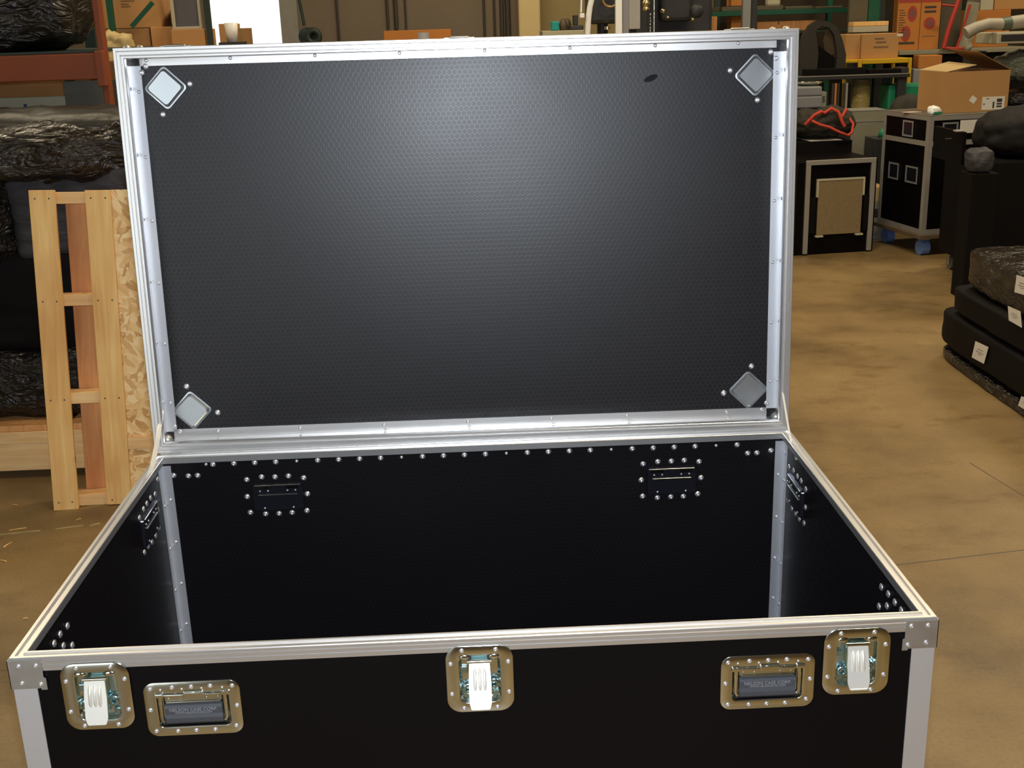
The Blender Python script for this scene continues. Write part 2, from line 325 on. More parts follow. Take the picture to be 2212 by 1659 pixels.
# ---------------------------------------------------------------- room shell
def floormat():
    m, nt, b = newmat('stained sealed concrete'); N = nt.nodes.new; L = nt.links.new
    tc = N('ShaderNodeTexCoord')
    n1 = N('ShaderNodeTexNoise'); n1.inputs['Scale'].default_value = 1.3; n1.inputs['Detail'].default_value = 7; n1.inputs['Roughness'].default_value = .6; L(tc.outputs['Object'], n1.inputs['Vector'])
    mp = N('ShaderNodeMapping'); mp.inputs['Scale'].default_value = (1, 1.7, 1); mp.inputs['Rotation'].default_value = (0, 0, .3); L(tc.outputs['Object'], mp.inputs[0])
    n2 = N('ShaderNodeTexNoise'); n2.inputs['Scale'].default_value = 2.3; n2.inputs['Detail'].default_value = 9; n2.inputs['Roughness'].default_value = .72; L(mp.outputs[0], n2.inputs['Vector'])
    n3 = N('ShaderNodeTexNoise'); n3.inputs['Scale'].default_value = 90; n3.inputs['Detail'].default_value = 3; L(tc.outputs['Object'], n3.inputs['Vector'])
    cr = N('ShaderNodeValToRGB'); E = cr.color_ramp.elements
    E[0].position = .32; E[0].color = (.150, .097, .042, 1); E[1].position = .72; E[1].color = (.345, .235, .105, 1)
    e = E.new(.5); e.color = (.255, .168, .070, 1); L(n1.outputs['Fac'], cr.inputs[0])
    c2 = N('ShaderNodeValToRGB'); c2.color_ramp.elements[0].position = .28; c2.color_ramp.elements[0].color = (.60, .56, .52, 1); c2.color_ramp.elements[1].position = .46; c2.color_ramp.elements[1].color = (1, 1, 1, 1); L(n2.outputs['Fac'], c2.inputs[0])
    c3 = N('ShaderNodeValToRGB'); c3.color_ramp.elements[0].position = .3; c3.color_ramp.elements[0].color = (.86, .85, .84, 1); c3.color_ramp.elements[1].position = .6; L(n3.outputs['Fac'], c3.inputs[0])
    def mul(a, bb):
        q = N('ShaderNodeMix'); q.data_type = 'RGBA'; q.blend_type = 'MULTIPLY'; q.inputs['Factor'].default_value = 1; L(a, q.inputs['A']); L(bb, q.inputs['B']); return q.outputs['Result']
    col = mul(mul(cr.outputs[0], c2.outputs[0]), c3.outputs[0])
    # saw-cut joints
    se = N('ShaderNodeSeparateXYZ'); L(tc.outputs['Object'], se.inputs[0])
    def line(a, bb, c, wd):
        x = N('ShaderNodeMath'); x.operation = 'MULTIPLY'; L(se.outputs[0], x.inputs[0]); x.inputs[1].default_value = a
        y = N('ShaderNodeMath'); y.operation = 'MULTIPLY_ADD'; L(se.outputs[1], y.inputs[0]); y.inputs[1].default_value = bb; L(x.outputs[0], y.inputs[2])
        z = N('ShaderNodeMath'); z.operation = 'ADD'; L(y.outputs[0], z.inputs[0]); z.inputs[1].default_value = c
        z2 = N('ShaderNodeMath'); z2.operation = 'ABSOLUTE'; L(z.outputs[0], z2.inputs[0])
        g = N('ShaderNodeMath'); g.operation = 'GREATER_THAN'; L(z2.outputs[0], g.inputs[0]); g.inputs[1].default_value = wd; return g.outputs[0]
    for (p, q, wd) in ((fl(2000, 1213), fl(2212, 1188), .0035), (fl(2095, 1000), fl(2212, 1072), .003)):
        d = (q-p).normalized(); a, bb = -d.y, d.x; c = -(a*p.x+bb*p.y)
        g = line(a, bb, c, wd)
        if wd == .003:
            h1 = N('ShaderNodeMath'); h1.operation = 'GREATER_THAN'; L(se.outputs[1], h1.inputs[0]); h1.inputs[1].default_value = p.y; h2 = N('ShaderNodeMath'); h2.operation = 'MAXIMUM'; L(h1.outputs[0], h2.inputs[0]); L(g, h2.inputs[1]); g = h2.outputs[0]
        mm = N('ShaderNodeMix'); mm.data_type = 'RGBA'; mm.inputs['A'].default_value = (.10, .075, .045, 1); L(g, mm.inputs['Factor']); L(col, mm.inputs['B']); col = mm.outputs['Result']
    L(col, b.inputs['Base Color']); b.inputs['Specular IOR Level'].default_value = .45
    mr = N('ShaderNodeMapRange'); mr.inputs['To Min'].default_value = .30; mr.inputs['To Max'].default_value = .60; L(n2.outputs['Fac'], mr.inputs['Value']); L(mr.outputs[0], b.inputs['Roughness'])
    bp = N('ShaderNodeBump'); bp.inputs['Strength'].default_value = .08; bp.inputs['Distance'].default_value = .01; L(n2.outputs['Fac'], bp.inputs['Height']); L(bp.outputs[0], b.inputs['Normal'])
    return m
XL, XR, YB, YF, ZC = -4.6, 8.6, 11.2, -5.0, 5.2
M_wall = mat('grey brown block wall', (.20, .16, .115), .8, 0, .2, .07, 3, .1, 20)
M_wall2 = mat('tan painted wall', (.32, .25, .12), .8, 0, .2, .07, 3)
M_ceil = mat('dusty ceiling deck', (.30, .26, .20), .9)
struct(MB().box(XL, XR, YF, YB+.2, -.1, 0).build('floor', floormat()))
struct(MB().box(XL, XR, YF, YB+.2, ZC, ZC+.1).build('ceiling', M_ceil))
struct(MB().box(XL-.1, XL, YF, YB+.2, 0, ZC).build('wall_left', M_wall))
struct(MB().box(XR, XR+.1, YF, YB+.2, 0, ZC).build('wall_right', M_wall2))
d0 = at(448, 60, YB); d1 = at(611, 60, YB)                         # the open bay door, burning out
pm = at(1120, 40, YB-.3).x; pr_ = at(1167, 40, YB-.3).x
wb = MB().box(XL, d0.x, YB, YB+.2, 0, ZC).box(d0.x, d1.x, YB, YB+.2, 3.0, ZC).box(d1.x, pm+.1, YB, YB+.2, 0, ZC)
struct(wb.build('wall_back', M_wall))
struct(MB().box(pm+.1, XR, YB, YB+.2, 0, ZC).build('wall_back_right', M_wall2))
struct(MB().box(XL, -3.4, YF-.1, YF, 0, ZC).box(-3.4, -1.1, YF-.1, YF, 2.9, ZC).box(-1.1, XR, YF-.1, YF, 0, ZC).build('wall_front', M_wall))
struct(MB().box(d1.x-.01, at(646, 60, YB).x, YB-.06, YB, 0, 3.1).build('trim_1', mat('grey door jamb', (.30, .29, .25), .6)))
struct(MB().bbox(pm, pr_, YB-.35, YB-.001, 0, ZC, .02).build('trim_2', M_cream))
for i, (px, wd) in enumerate(((730, 5), (838, 6), (856, 9), (877, 4), (1046, 5), (1068, 5), (1084, 9), (1097, 12))):
    a = at(px-wd/2, 40, YB-.02).x; b_ = at(px+wd/2, 40, YB-.02).x
    z0 = at(px, 62, YB).z if px in (838, 856, 877) else .3
    cdt = MB().cyl(((a+b_)/2, YB-.03, z0), ((a+b_)/2, YB-.03, 4.6), (b_-a)/2, 8).build('conduit', M_conduit)
    tag(cdt, ['thin dark conduit on grey wall nearest the bay door', 'thin conduit left of the thicker pipe on grey wall', 'thick dark pipe running down the grey wall',
              'hairline conduit right of the thick pipe', 'thin conduit on wall left of the cream column', 'thin conduit, second before the cream column',
              'dark pipe beside the thickest pipe near cream column', 'thickest dark pipe nearest the cream column'][i], 'pipe', 'pipes on the back wall')

# ================================================================ THE ROAD CASE
W, D, ZB, TH = 1.5, .9151, .13, .0095
case = thing('flight_case', 'large open black flight case with aluminium edging and lid raised', 'flight case')
def holed(u0, u1, v0, v1, holes):
    """cells of a rectangle without the holes -> list of rects"""
    us = sorted({u0, u1, *[h[0] for h in holes], *[h[1] for h in holes]}); vs = sorted({v0, v1, *[h[2] for h in holes], *[h[3] for h in holes]})
    out = []
    for a, b_ in zip(us, us[1:]):
        for c, d in zip(vs, vs[1:]):
            mu, mv = (a+b_)/2, (c+d)/2
            if not any(h[0] < mu < h[1] and h[2] < mv < h[3] for h in holes): out.append((a, b_, c, d))
    return out
# --- measured places of the front hardware
LX = [.131, .7515, 1.372]; LZ = HR-.0745
HX = [.2815, 1.2265]; HZ = HR-.1065
fr = MB()
for (a, b_, c, d) in holed(0, W, ZB, HR-.012, [(x-.034, x+.034, LZ-.045, LZ+.045) for x in LX] + [(x-.06, x+.06, HZ-.032, HZ+.032) for x in HX]):
    fr.box(a, b_, 0, TH, c, d)
fr.build('front_panel', M_lam, case)
MB().box(0, W, D-TH, D, ZB, HR-.012).build('back_panel', M_hexbk, case)
MB().box(0, TH, TH, D-TH, ZB, HR-.012).build('side_panel', M_hexsd, case)
MB().box(W-TH, W, TH, D-TH, ZB, HR-.012).build('side_panel', M_hexsd, case)
MB().box(TH, W-TH, TH, D-TH, ZB, ZB+TH).build('bottom_panel', M_lam, case)

def ring_side(k, prof, X, Y, M=None):
    """one mitred side of a rectangular extrusion frame. prof = (inset u, height v)"""
    c = {0: [(0, 0), (X, 0)], 1: [(X, 0), (X, Y)], 2: [(X, Y), (0, Y)], 3: [(0, Y), (0, 0)]}[k]
    ins = {(0, 0): (1, 1), (X, 0): (-1, 1), (X, Y): (-1, -1), (0, Y): (1, -1)}
    vs = []
    for p in c:
        s = ins[p]
        for (u, v) in prof: vs.append((p[0]+s[0]*u, p[1]+s[1]*u, v))
    n = len(prof)
    fs = [tuple(range(n)), tuple(range(n, 2*n))[::-1]] + [(i, (i+1) % n, n+(i+1) % n, n+i) for i in range(n)]
    return MB().add(vs, fs, M)
PC = [(-.0022, -.0245), (-.0022, -.0185), (-.0034, -.0175), (-.0034, -.0160), (-.0022, -.0150), (-.0022, -.0105), (-.0034, -.0095), (-.0034, -.0080), (-.0022, -.0070),
      (-.0022, -.0015), (-.0010, 0), (.0050, 0), (.0062, -.0045), (.0150, -.0045), (.0162, 0), (.0200, 0), (.0210, -.001), (.0210, -.0150), (.0095, -.0150), (.0095, -.0130), (0, -.0130), (0, -.0245)]
for k in range(4): ring_side(k, PC, W, D, T(0, 0, HR)).build('rim_extrusion', M_alu, case)
PB = [(-.0022, .03), (-.0022, 0), (.03, 0), (.03, .002), (0, .002), (0, .03)]
for k in range(4): ring_side(k, [(u, v-.002) for u, v in PB], W, D, T(0, 0, ZB)).build('bottom_edge_angle', M_alu, case)
# outside corner angles
AW = .036
for (x, y, sx, sy) in ((0, 0, 1, 1), (W, 0, -1, 1), (0, D, 1, -1), (W, D, -1, -1)):
    pts = [(-.002, -.002), (AW, -.002), (AW, 0), (0, 0), (0, AW), (-.002, AW)]
    MB().prism([(x+sx*p[0], y+sy*p[1]) for p in pts], ZB, HR-.025).build('corner_angle', M_aluflat, case)
# inside corner angles
for (x, sx) in ((TH, 1), (W-TH, -1)):
    for (y, sy) in ((D-TH, -1), (TH, 1)):
        pts = [(.0002, .0002), (.024, .0002), (.024, .0020), (.0020, .0020), (.0020, .024), (.0002, .024)]
        MB().prism([(x+sx*p[0], y+sy*p[1]) for p in pts], ZB+.01, HR-.024).build('inner_corner_angle', M_aluflat, case)
# casters under the case
for (x, y) in ((.14, .14), (W-.14, .14), (.14, D-.14), (W-.14, D-.14)):
    c = MB().box(x-.05, x+.05, y-.04, y+.04, ZB-.006, ZB).box(x-.024, x-.020, y-.02, y+.02, .03, ZB-.006).box(x+.020, x+.024, y-.02, y+.02, .03, ZB-.006).build('caster_fork', M_zincdull, case)
    MB().cyl((x-.016, y, .045), (x+.016, y, .045), .045, 24).build('caster_wheel', M_black, c)

# --- rivets: one shared mesh, dome with a small centre dimple; axis +z
def rivet_mesh(r=.0042, h=.0022, name='rivet'):
    return MB().lathe([(0, h*.62), (r*.16, h*.60), (r*.24, h*.95), (r*.5, h*.92), (r*.8, h*.6), (r, h*.12), (r, -.0003)], 14).mesh(name, M_rivet)
ME_R = rivet_mesh(); ME_RW = MB().lathe([(0, .0002), (.0011, .0004), (.0014, .0030), (.0032, .0032), (.0052, .0024), (.0068, .0008), (.0071, -.0003)], 18).mesh('large rivet', M_rivet)
def rivet(p, nrm, parent, me=None, name='rivet', base=None):
    o = bpy.data.objects.new(name, me or ME_R); COL.objects.link(o); o.parent = parent
    z = Vector(nrm).normalized(); x = z.orthogonal().normalized(); y = z.cross(x)
    o.matrix_basis = Matrix(((x.x, y.x, z.x, p[0]), (x.y, y.y, z.y, p[1]), (x.z, y.z, z.z, p[2]), (0, 0, 0, 1)))
    return o
def rivet_run(places, parent, me=None, name='small_rivets'):      # the many tiny ones of one strip, past the first hundred
    mb = MB(); src = me or ME_R
    for p, nrm in places:
        z = Vector(nrm).normalized(); x = z.orthogonal().normalized(); y = z.cross(x)
        M = Matrix(((x.x, y.x, z.x, p[0]), (x.y, y.y, z.y, p[1]), (x.z, y.z, z.z, p[2]), (0, 0, 0, 1)))
        mb.add([v.co for v in src.vertices], [list(f.vertices) for f in src.polygons], M, True)
    o = mb.build(name, M_rivet, parent); o['kind'] = 'stuff'; return o
BACK = (0, -1, 0); YI = D-TH

# --- corner braces on the front corners
for (x, s) in ((0, 1), (W, -1)):
    def px_(q): return x+s*q
    poly = [(-.0045, HR-.0035), (.050, HR-.0035), (.050, HR-.035), (.0535, HR-.037), (.0535, HR-.0575), (.044, HR-.0575), (.044, HR-.0545), (-.0045, HR-.0545)]
    mb = MB().prism([(px_(p[0]), p[1]) for p in poly], -.0036, -.0050, M=Matrix(((1, 0, 0, 0), (0, 0, 1, 0), (0, 1, 0, 0), (0, 0, 0, 1))))
    mb.box(min(px_(-.0045), px_(-.0033)), max(px_(-.0045), px_(-.0033)), -.005, .05, HR-.0545, HR-.0035)
    b_ = mb.build('corner_brace', M_zincdull, case)
    for (u, v) in ((.013, -.013), (.0405, -.013), (.014, -.044), (.044, -.047)): rivet((px_(u), -.0050, HR+v), (0, -1, 0), b_, ME_RW if 0 else None)

# --- recessed butterfly latches
FM = Matrix(((1, 0, 0, 0), (0, 0, -1, 0), (0, 1, 0, 0), (0, 0, 0, 1)))   # local xy -> case xz, local z -> outwards (-y)
def dish(mb, w, h, r, ow, oh, orr, depth, t=.0013, oy=0):
    """flange plate ow x oh with a pressed pan w x h, local xy, z outwards"""
    A = rrect(ow, oh, orr, 8); B = rrect(w, h, r, 8, 0, oy)
    lip = rrect(w+.004, h+.004, r+.002, 8, 0, oy)
    def Z(P, z): return [(p[0], p[1], z) for p in P]
    Bb = rrect(w-.008, h-.008, max(r-.004, .003), 8, 0, oy)
    loops(mb, [Z(A, 0), Z(A, t*.7), Z(rrect(ow-.0014, oh-.0014, orr-.0007, 8), t), Z(lip, t), Z(rrect(w+.002, h+.002, r+.001, 8, 0, oy), t*.8), Z(B, -.001), Z(Bb, -depth)], close_last=True)
    mb.sm[-(len(A)*6+1):] = [True]*(len(A)*6)+[False]
    return mb
def make_latch(x, tilt):
    M = T(x, -.0036, LZ) @ FM
    dm = dish(MB(), .066, .086, .012, .110, .122, .024, .013)
    la = dm.build('latch', M_zinc, case, M)
    for (u, v) in ((-.028, .0535), (.027, .0535), (-.047, .030), (.047, .030), (-.047, -.026), (.047, -.026), (-.028, -.0535), (.027, -.0535)):
        rivet((u, v, .0013), (0, 0, 1), la)
    # pressed swellings beside the hinge and the cover bridge
    br = MB().bbox(-.016, .016, -.032, .036, -.0125, -.004, .003).bbox(-.019, .019, .028, .036, -.006, .001, .0018)
    br.build('latch_bridge', M_blue, la)
    hk = MB(); hk.cyl((-.019, .0335, .0030), (.019, .0335, .0030), .0036, 12)
    hk.build('hinge_barrel', M_zinc, la)
    # lever tilted out at its foot, three pressed ribs
    L = T(0, .031, .0045) @ RX(math.radians(-tilt))
    pl = [(-.0165, 0), (.0165, 0), (.0180, -.030), (.0180, -.062), (.0150, -.0725), (-.0150, -.0725), (-.0180, -.062), (-.0180, -.030)]
    lv = MB().prism(pl, -.0012, .0010, L)
    for k in (-1, 0, 1):
        lv.tube([(k*.0078, -.008, .0006), (k*.0078, -.014, .0022), (k*.0078, -.038, .0022), (k*.0078, -.043, .0006)], [.0016, .0030, .0030, .0016], 10, L)
    lv.tube([(-.0135, -.0725, 0), (.0135, -.0725, 0)], .0020, 8, L)
    lv.build('latch_lever', M_lever, la)
    for (u, v, sx, nm) in ((-.0205, -.021, .0105, 'eyelet'), (.0225, -.013, .0105, 'eyelet')):
        e = MB().lathe([(.0034, -.0125), (.0034, -.0045), (.0040, -.0036), (.0088, -.0040), (.0108, -.0070), (.0115, -.0125)], 18, T(u, v, 0))
        e.build(nm, M_blue, la)
    for (u, v) in ((-.026, .012), (-.024, -.036), (.026, -.034)):
        MB().bbox(u-.006, u+.006, v-.006, v+.006, -.0128, -.008, .0015).build('pressed_tab', M_blue, la)
    for u in (-.024, .024):
        MB().lathe([(.0001, .0025), (.006, .0022), (.0095, .0008), (.0105, -.001)], 16, T(u, .041, .0006) @ Matrix.Diagonal((1, .55, 1, 1))).build('pressed_bulge', M_zinc, la)
    return la
for x, tl in zip(LX, (12, 27, 13)): make_latch(x, tl)

# --- recessed sprung handles
def text_mesh(s, size, ext, name, m, parent, M, align='CENTER'):
    cu = bpy.data.curves.new(name, 'FONT'); cu.body = s; cu.size = size; cu.extrude = ext; cu.align_x = align; cu.align_y = 'CENTER'; cu.resolution_u = 3
    tmp = bpy.data.objects.new(name+'_tmp', cu); COL.objects.link(tmp)
    bpy.context.view_layer.update()
    me = bpy.data.meshes.new_from_object(tmp.evaluated_get(bpy.context.evaluated_depsgraph_get()))
    bpy.data.objects.remove(tmp); bpy.data.curves.remove(cu)
    me.materials.clear(); me.materials.append(m)
    o = bpy.data.objects.new(name, me); COL.objects.link(o); o.parent = parent; o.matrix_basis = M; return o
M_grip = mat('dark grey grip', (.055, .058, .068), .38, 0, .5, .1, 30, .1, 400)
M_gtext = mat('worn raised lettering', (.30, .31, .33), .4, .3)
def make_handle(x):
    M = T(x, -.0002, HZ) @ FM
    dm = dish(MB(), .116, .062, .008, .156, .100, .018, .0125, oy=-.002)
    h = dm.build('recessed_handle', M_zinc, case, M)
    for (u, v) in ((-.0665, .039), (-.031, .0405), (0, .0405), (.031, .0405), (.0665, .039), (-.070, 0), (.071, .002), (-.065, -.040), (-.030, -.0415), (0, -.0415), (.031, -.0415), (.066, -.036)):
        rivet((u, v, .0013), (0, 0, 1), h)
    sm = MB()
    for u in (-.050, -.0155, .0165, .050): sm.lathe([(0, .0012), (.0014, .001), (.0022, 0)], 10, T(u, .0365, .0013))
    sm.build('weld_dimples', M_rivet, h)
    # hinge rod with its three-part bar
    hb = MB().cyl((-.060, .0268, .0012), (.060, .0268, .0012), .0032, 12)
    hb.bbox(-.0600, -.046, .0228, .0300, -.001, .0050, .0015).bbox(-.0445, -.0140, .0222, .0285, -.001, .0046, .0015).bbox(-.0135, .0185, .0230, .0320, -.001, .0056, .0015).bbox(.0195, .0450, .0222, .0285, -.001, .0046, .0015).bbox(.046, .062, .0240, .0315, -.001, .0050, .0020)
    hb.build('hinge_bar', M_zinc, h)
    fp = MB().box(-.046, .046, .0105, .0225, -.006, -.0045)
    fp.cyl((-.044, .0100, -.0035), (.044, .0100, -.0035), .0022, 10)
    for u in (-.040, -.021, .022, .040): fp.lathe([(0, .0012), (.0012, .001), (.0018, 0)], 10, T(u, .0165, -.0045))
    fp.build('spring_flap', M_zinc, h)
    bl = MB().tube([(-.0525, .025, 0), (-.0525, -.018, 0), (-.049, -.0235, 0)], .0036, 10).tube([(.0525, .025, 0), (.0525, -.018, 0), (.049, -.0235, 0)], .0036, 10)
    bl.build('bail', M_zinc, h)
    g = MB()
    prof = [(-.0275, -.004), (-.0275, .0005), (-.024, .0035), (-.016, .0045), (-.0095, .0025), (-.0092, .0030), (.002, .0032), (.0065, .0015), (.0075, -.004)]
    vs = [(sx*(.0465), a, z) for sx in (-1, 1) for a, z in prof]; n = len(prof)
    g.add(vs, [tuple(range(n)), tuple(range(n, 2*n))[::-1]] + [(i, (i+1) % n, n+(i+1) % n, n+i) for i in range(n)])
    gr = g.build('grip', M_grip, h)
    text_mesh('NELSON CASE CORP.', .0082, .0004, 'raised_lettering', M_gtext, gr, T(0, -.0010, .0034))
    text_mesh('WWW.NELSONCASE.COM', .0050, .0003, 'raised_lettering', M_gtext, gr, T(0, -.0066, .0034))
for x in HX: make_handle(x)

# --- backs of the rear and side handles, seen inside
M_dark = mat('dark reflecting pan', (.10, .10, .14), .22, .9, .5, .1)
def pan_back(M, parent, rv):
    mb = MB(); Z = lambda P, z: [(p[0], p[1], z) for p in P]
    loops(mb, [Z(rrect(.120, .070, .008), 0), Z(rrect(.116, .066, .006), .006)], True)
    o = mb.build('handle_pan', M_dark, parent, M)
    MB().cyl((-.054, .030, .007), (.054, .030, .007), .0022, 10).bbox(-.050, -.020, .0215, .0295, .006, .0085, .001).bbox(.020, .050, .0215, .0295, .006, .0085, .001).build('pan_hinge_rod', M_zinc, o)
    MB().cyl((-.046, .006, .0075), (.046, .006, .0075), .0018, 10).build('pan_lip', M_zinc, o)
    mb = MB()
    for (u, v) in ((-.042, .016), (-.023, .016), (.023, .016), (.042, .016), (-.034, -.028), (.034, -.028)): mb.lathe([(0, .0022), (.0018, .0018), (.0026, 0)], 10, T(u, v, .006))
    mb.build('pan_rivets', M_rivet, o)
for c in (at(602, 1071, YI), at(1450, 1036, YI)):
    pan_back(T(c.x, YI, c.z) @ FM, case, None)
def onback(px, py): p = at(px, py, YI); return (p.x, YI, p.z)
bigr = []
for q in ((533, 1036), (565, 1030), (594, 1030), (623, 1028), (656, 1032), (534, 1073), (664, 1067), (541, 1107), (574, 1110), (603, 1109), (631, 1107), (663, 1103),
          (1389, 1002), (1421, 997), (1450, 996), (1478, 994), (1510, 997), (1385, 1037), (1514, 1032), (1388, 1072), (1420, 1075), (1449, 1073), (1476, 1072), (1507, 1067),
          (375, 1027), (407, 1028), (427, 1027), (1615, 979), (1635, 978), (1665, 973)):
    rivet(onback(*q), BACK, case, ME_RW)
xs = [(460-15, 1003), (460, 1003)] + [(505+45.3*k, 1001-1.68*k) for k in range(25)]
for i, q in enumerate(xs): rivet(onback(*q), BACK, case, ME_RW if i % 5 else None)
sl = []
def onl(px, py): p = atx(px, py, TH); return (TH, p.y, p.z)
def onr(px, py): p = atx(px, py, W-TH); return (W-TH, p.y, p.z)
for q in ((340, 1036), (334.5, 1068), (325, 1076), (317, 1088), (310, 1100), (301, 1119), (340.6, 1102), (343, 1140), (336, 1157), (328, 1171), (320, 1180), (312, 1193), (145.6, 1352), (130, 1370), (117, 1390), (137, 1395), (156, 1394)):
    sl.append((onl(*q), (1, 0, 0)))
for q in ((1698, 980), (1705, 1009), (1714.5, 1017), (1723, 1029), (1731, 1039), (1741, 1057), (1702, 1043), (1702, 1080), (1711, 1098), (1719, 1109), (1727, 1121), (1737, 1130), (1740, 1096), (1904, 1268), (1919, 1283), (1933, 1301), (1899, 1310), (1916, 1309), (1947, 1318)):
    sl.append((onr(*q), (-1, 0, 0)))
rivet_run(sl, case, ME_RW)
cl = (Vector(onl(340, 1102))+Vector(onl(304, 1160)))/2; cr_ = (Vector(onr(1702, 1062))+Vector(onr(1740, 1078)))/2
SL = Matrix(((0, 0, 1, 0), (1, 0, 0, 0), (0, 1, 0, 0), (0, 0, 0, 1))); SR = Matrix(((0, 0, -1, 0), (1, 0, 0, 0), (0, 1, 0, 0), (0, 0, 0, 1)))
ml = pan_back(T(*cl) @ SL, case, None); pan_back(T(*cr_) @ SR, case, None)
# rivets down the inner corner angles
st = []
for z in (.64, .53, .42, .31): st += [((TH+.014, YI-.002, z), BACK), ((W-TH-.014, YI-.002, z), BACK), ((TH+.002, YI-.012, z-.012), (1, 0, 0)), ((W-TH-.002, YI-.012, z-.012), (-1, 0, 0))]
rivet_run(st, case)

# ================================================================ LID
TL_, RL = .0688, -.0030
upv = Vector((0, math.sin(TL_), math.cos(TL_))); Xv = Vector((1, 0, 0))
X2 = Xv*math.cos(RL) + upv*math.sin(RL); U2 = -Xv*math.sin(RL) + upv*math.cos(RL); N2 = X2.cross(U2)
OR = Vector((W/2, D, HR)) + upv*D/2 - X2*W/2 - U2*D/2 + Vector((0, .0015, .0035))
ML = Matrix(((X2.x, U2.x, N2.x, OR.x), (X2.y, U2.y, N2.y, OR.y), (X2.z, U2.z, N2.z, OR.z), (0, 0, 0, 1)))
LI = ML.inverted(); LD = .078                                     # depth of the panel behind the rim plane
lid = MB().box(0, W, 0, D, -LD-.010, -LD).box(0, TH, 0, D, -LD, -.012).box(W-TH, W, 0, D, -LD, -.012).box(TH, W-TH, 0, TH, -LD, -.012).box(TH, W-TH, D-TH, D, -LD, -.012).build('lid', M_hexlid, case, ML)
PL = [(-.0022, -.0245), (-.0022, -.0015), (-.0010, 0), (.0045, 0), (.0055, -.0015), (.0065, 0), (.0072, .0035), (.0135, .0035), (.0145, 0), (.0155, -.0015), (.0165, 0), (.0200, 0), (.0210, -.001), (.0210, -.0150), (.0095, -.0150), (.0095, -.0130), (0, -.0130), (0, -.0245)]
for k in range(4): ring_side(k, PL, W, D).build('rim_extrusion', M_alu, lid)
for k in range(4): ring_side(k, [(u, -v) for u, v in PB], W, D, T(0, 0, -LD-.012)).build('outer_edge_angle', M_alu, lid)
def onlid(px, py, z=-LD):
    d = (LI.to_3x3() @ ray(px, py)); c = LI @ CAM; t = (z-c.z)/d.z; p = c+d*t; return p
# inner angle strips: leg on the panel and leg on the wall
G = .058; LG = .025
def lstrip(k):
    mb = MB(); t = .002; z0 = -LD
    if k == 0: a, b_ = onlid(378, 950).x, onlid(1655, 895).x; mb.box(a, b_, TH, TH+LG, z0, z0+t).box(a, b_, TH, TH+t, z0, z0+LG)
    if k == 1: a, b_ = onlid(301, 130).x, onlid(1677, 98).x; mb.box(a, b_, D-TH-LG, D-TH, z0, z0+t).box(a, b_, D-TH-t, D-TH, z0, z0+LG)
    if k == 2: a, b_ = onlid(370, 932).y, onlid(290, 143).y; mb.box(TH, TH+LG, a, b_, z0, z0+t).box(TH, TH+t, a, b_, z0, z0+LG)
    if k == 3: a, b_ = onlid(1670, 881).y, onlid(1690, 111).y; mb.box(W-TH-LG, W-TH, a, b_, z0, z0+t).box(W-TH-t, W-TH, a, b_, z0, z0+LG)
    return mb.build('inner_angle_strip', M_aluflat if k > 1 else M_alu, lid)
for k in range(4): lstrip(k)
rr = []
def lr(px, py, dz=.002): p = onlid(px, py); return (p.x, p.y, -LD+dz)
for px in (315, 497, 680, 863, 1047, 1231, 1415, 1594): p = onlid(px, 118-.013*(px-315)); rr.append(((p.x, D-TH-.013, -LD+.002), (0, 0, 1)))
for px in (472, 649, 830, 1011, 1191, 1354, 1569): p = onlid(px, 940-.035*(px-472)); rr += [((p.x, TH+.017, -LD+.002), (0, 0, 1)), ((p.x+.004, TH+.002, -LD+.014), (0, 1, 0))]
for k in range(6):
    y = .10+.145*k; rr += [((TH+.016, y, -LD+.002), (0, 0, 1)), ((TH+.002, y+.006, -LD+.014), (1, 0, 0)), ((W-TH-.016, y, -LD+.002), (0, 0, 1)), ((W-TH-.002, y+.006, -LD+.014), (-1, 0, 0))]
rivet_run(rr, lid)
# stacking cup backs: raised rounded squares turned 45 degrees, each with four large rivets
M_cup = mat('satin steel cup', (.60, .64, .67), .30, .9, .5, .08, 6, .05, 30, rvar=.05, bdist=.001)
for (c, rv) in (((358, 190), ((410, 181), (352, 247), (315, 143), (306, 157))), ((1631, 162), ((1577, 152), (1636, 216), (1665, 112), (1676, 126))),
                ((415, 886), ((403, 835), (470, 891), (377, 921), (389, 932))), ((1616, 842), ((1623, 791), (1563, 849), (1646, 885), (1656, 870)))):
    p = onlid(*c); mb = MB()
    Z = lambda P, z: [(q[0], q[1], z) for q in P]
    loops(mb, [Z(rrect(.070, .070, .009), 0), Z(rrect(.070, .070, .009), .0012), Z(rrect(.064, .064, .008), .0015), Z(rrect(.061, .061, .008), .0070), Z(rrect(.055, .055, .007), .0095)], True, smooth=False)
    cup = mb.build('stacking_cup', M_cup, lid, T(p.x, p.y, -LD+.0001) @ RZ(PI/4+.02))
    MI = cup.matrix_basis.inverted()
    for q in rv:
        r_ = onlid(*q); lp = MI @ Vector((r_.x, r_.y, -LD)); rivet(tuple(lp), (0, 0, 1), cup, ME_RW)
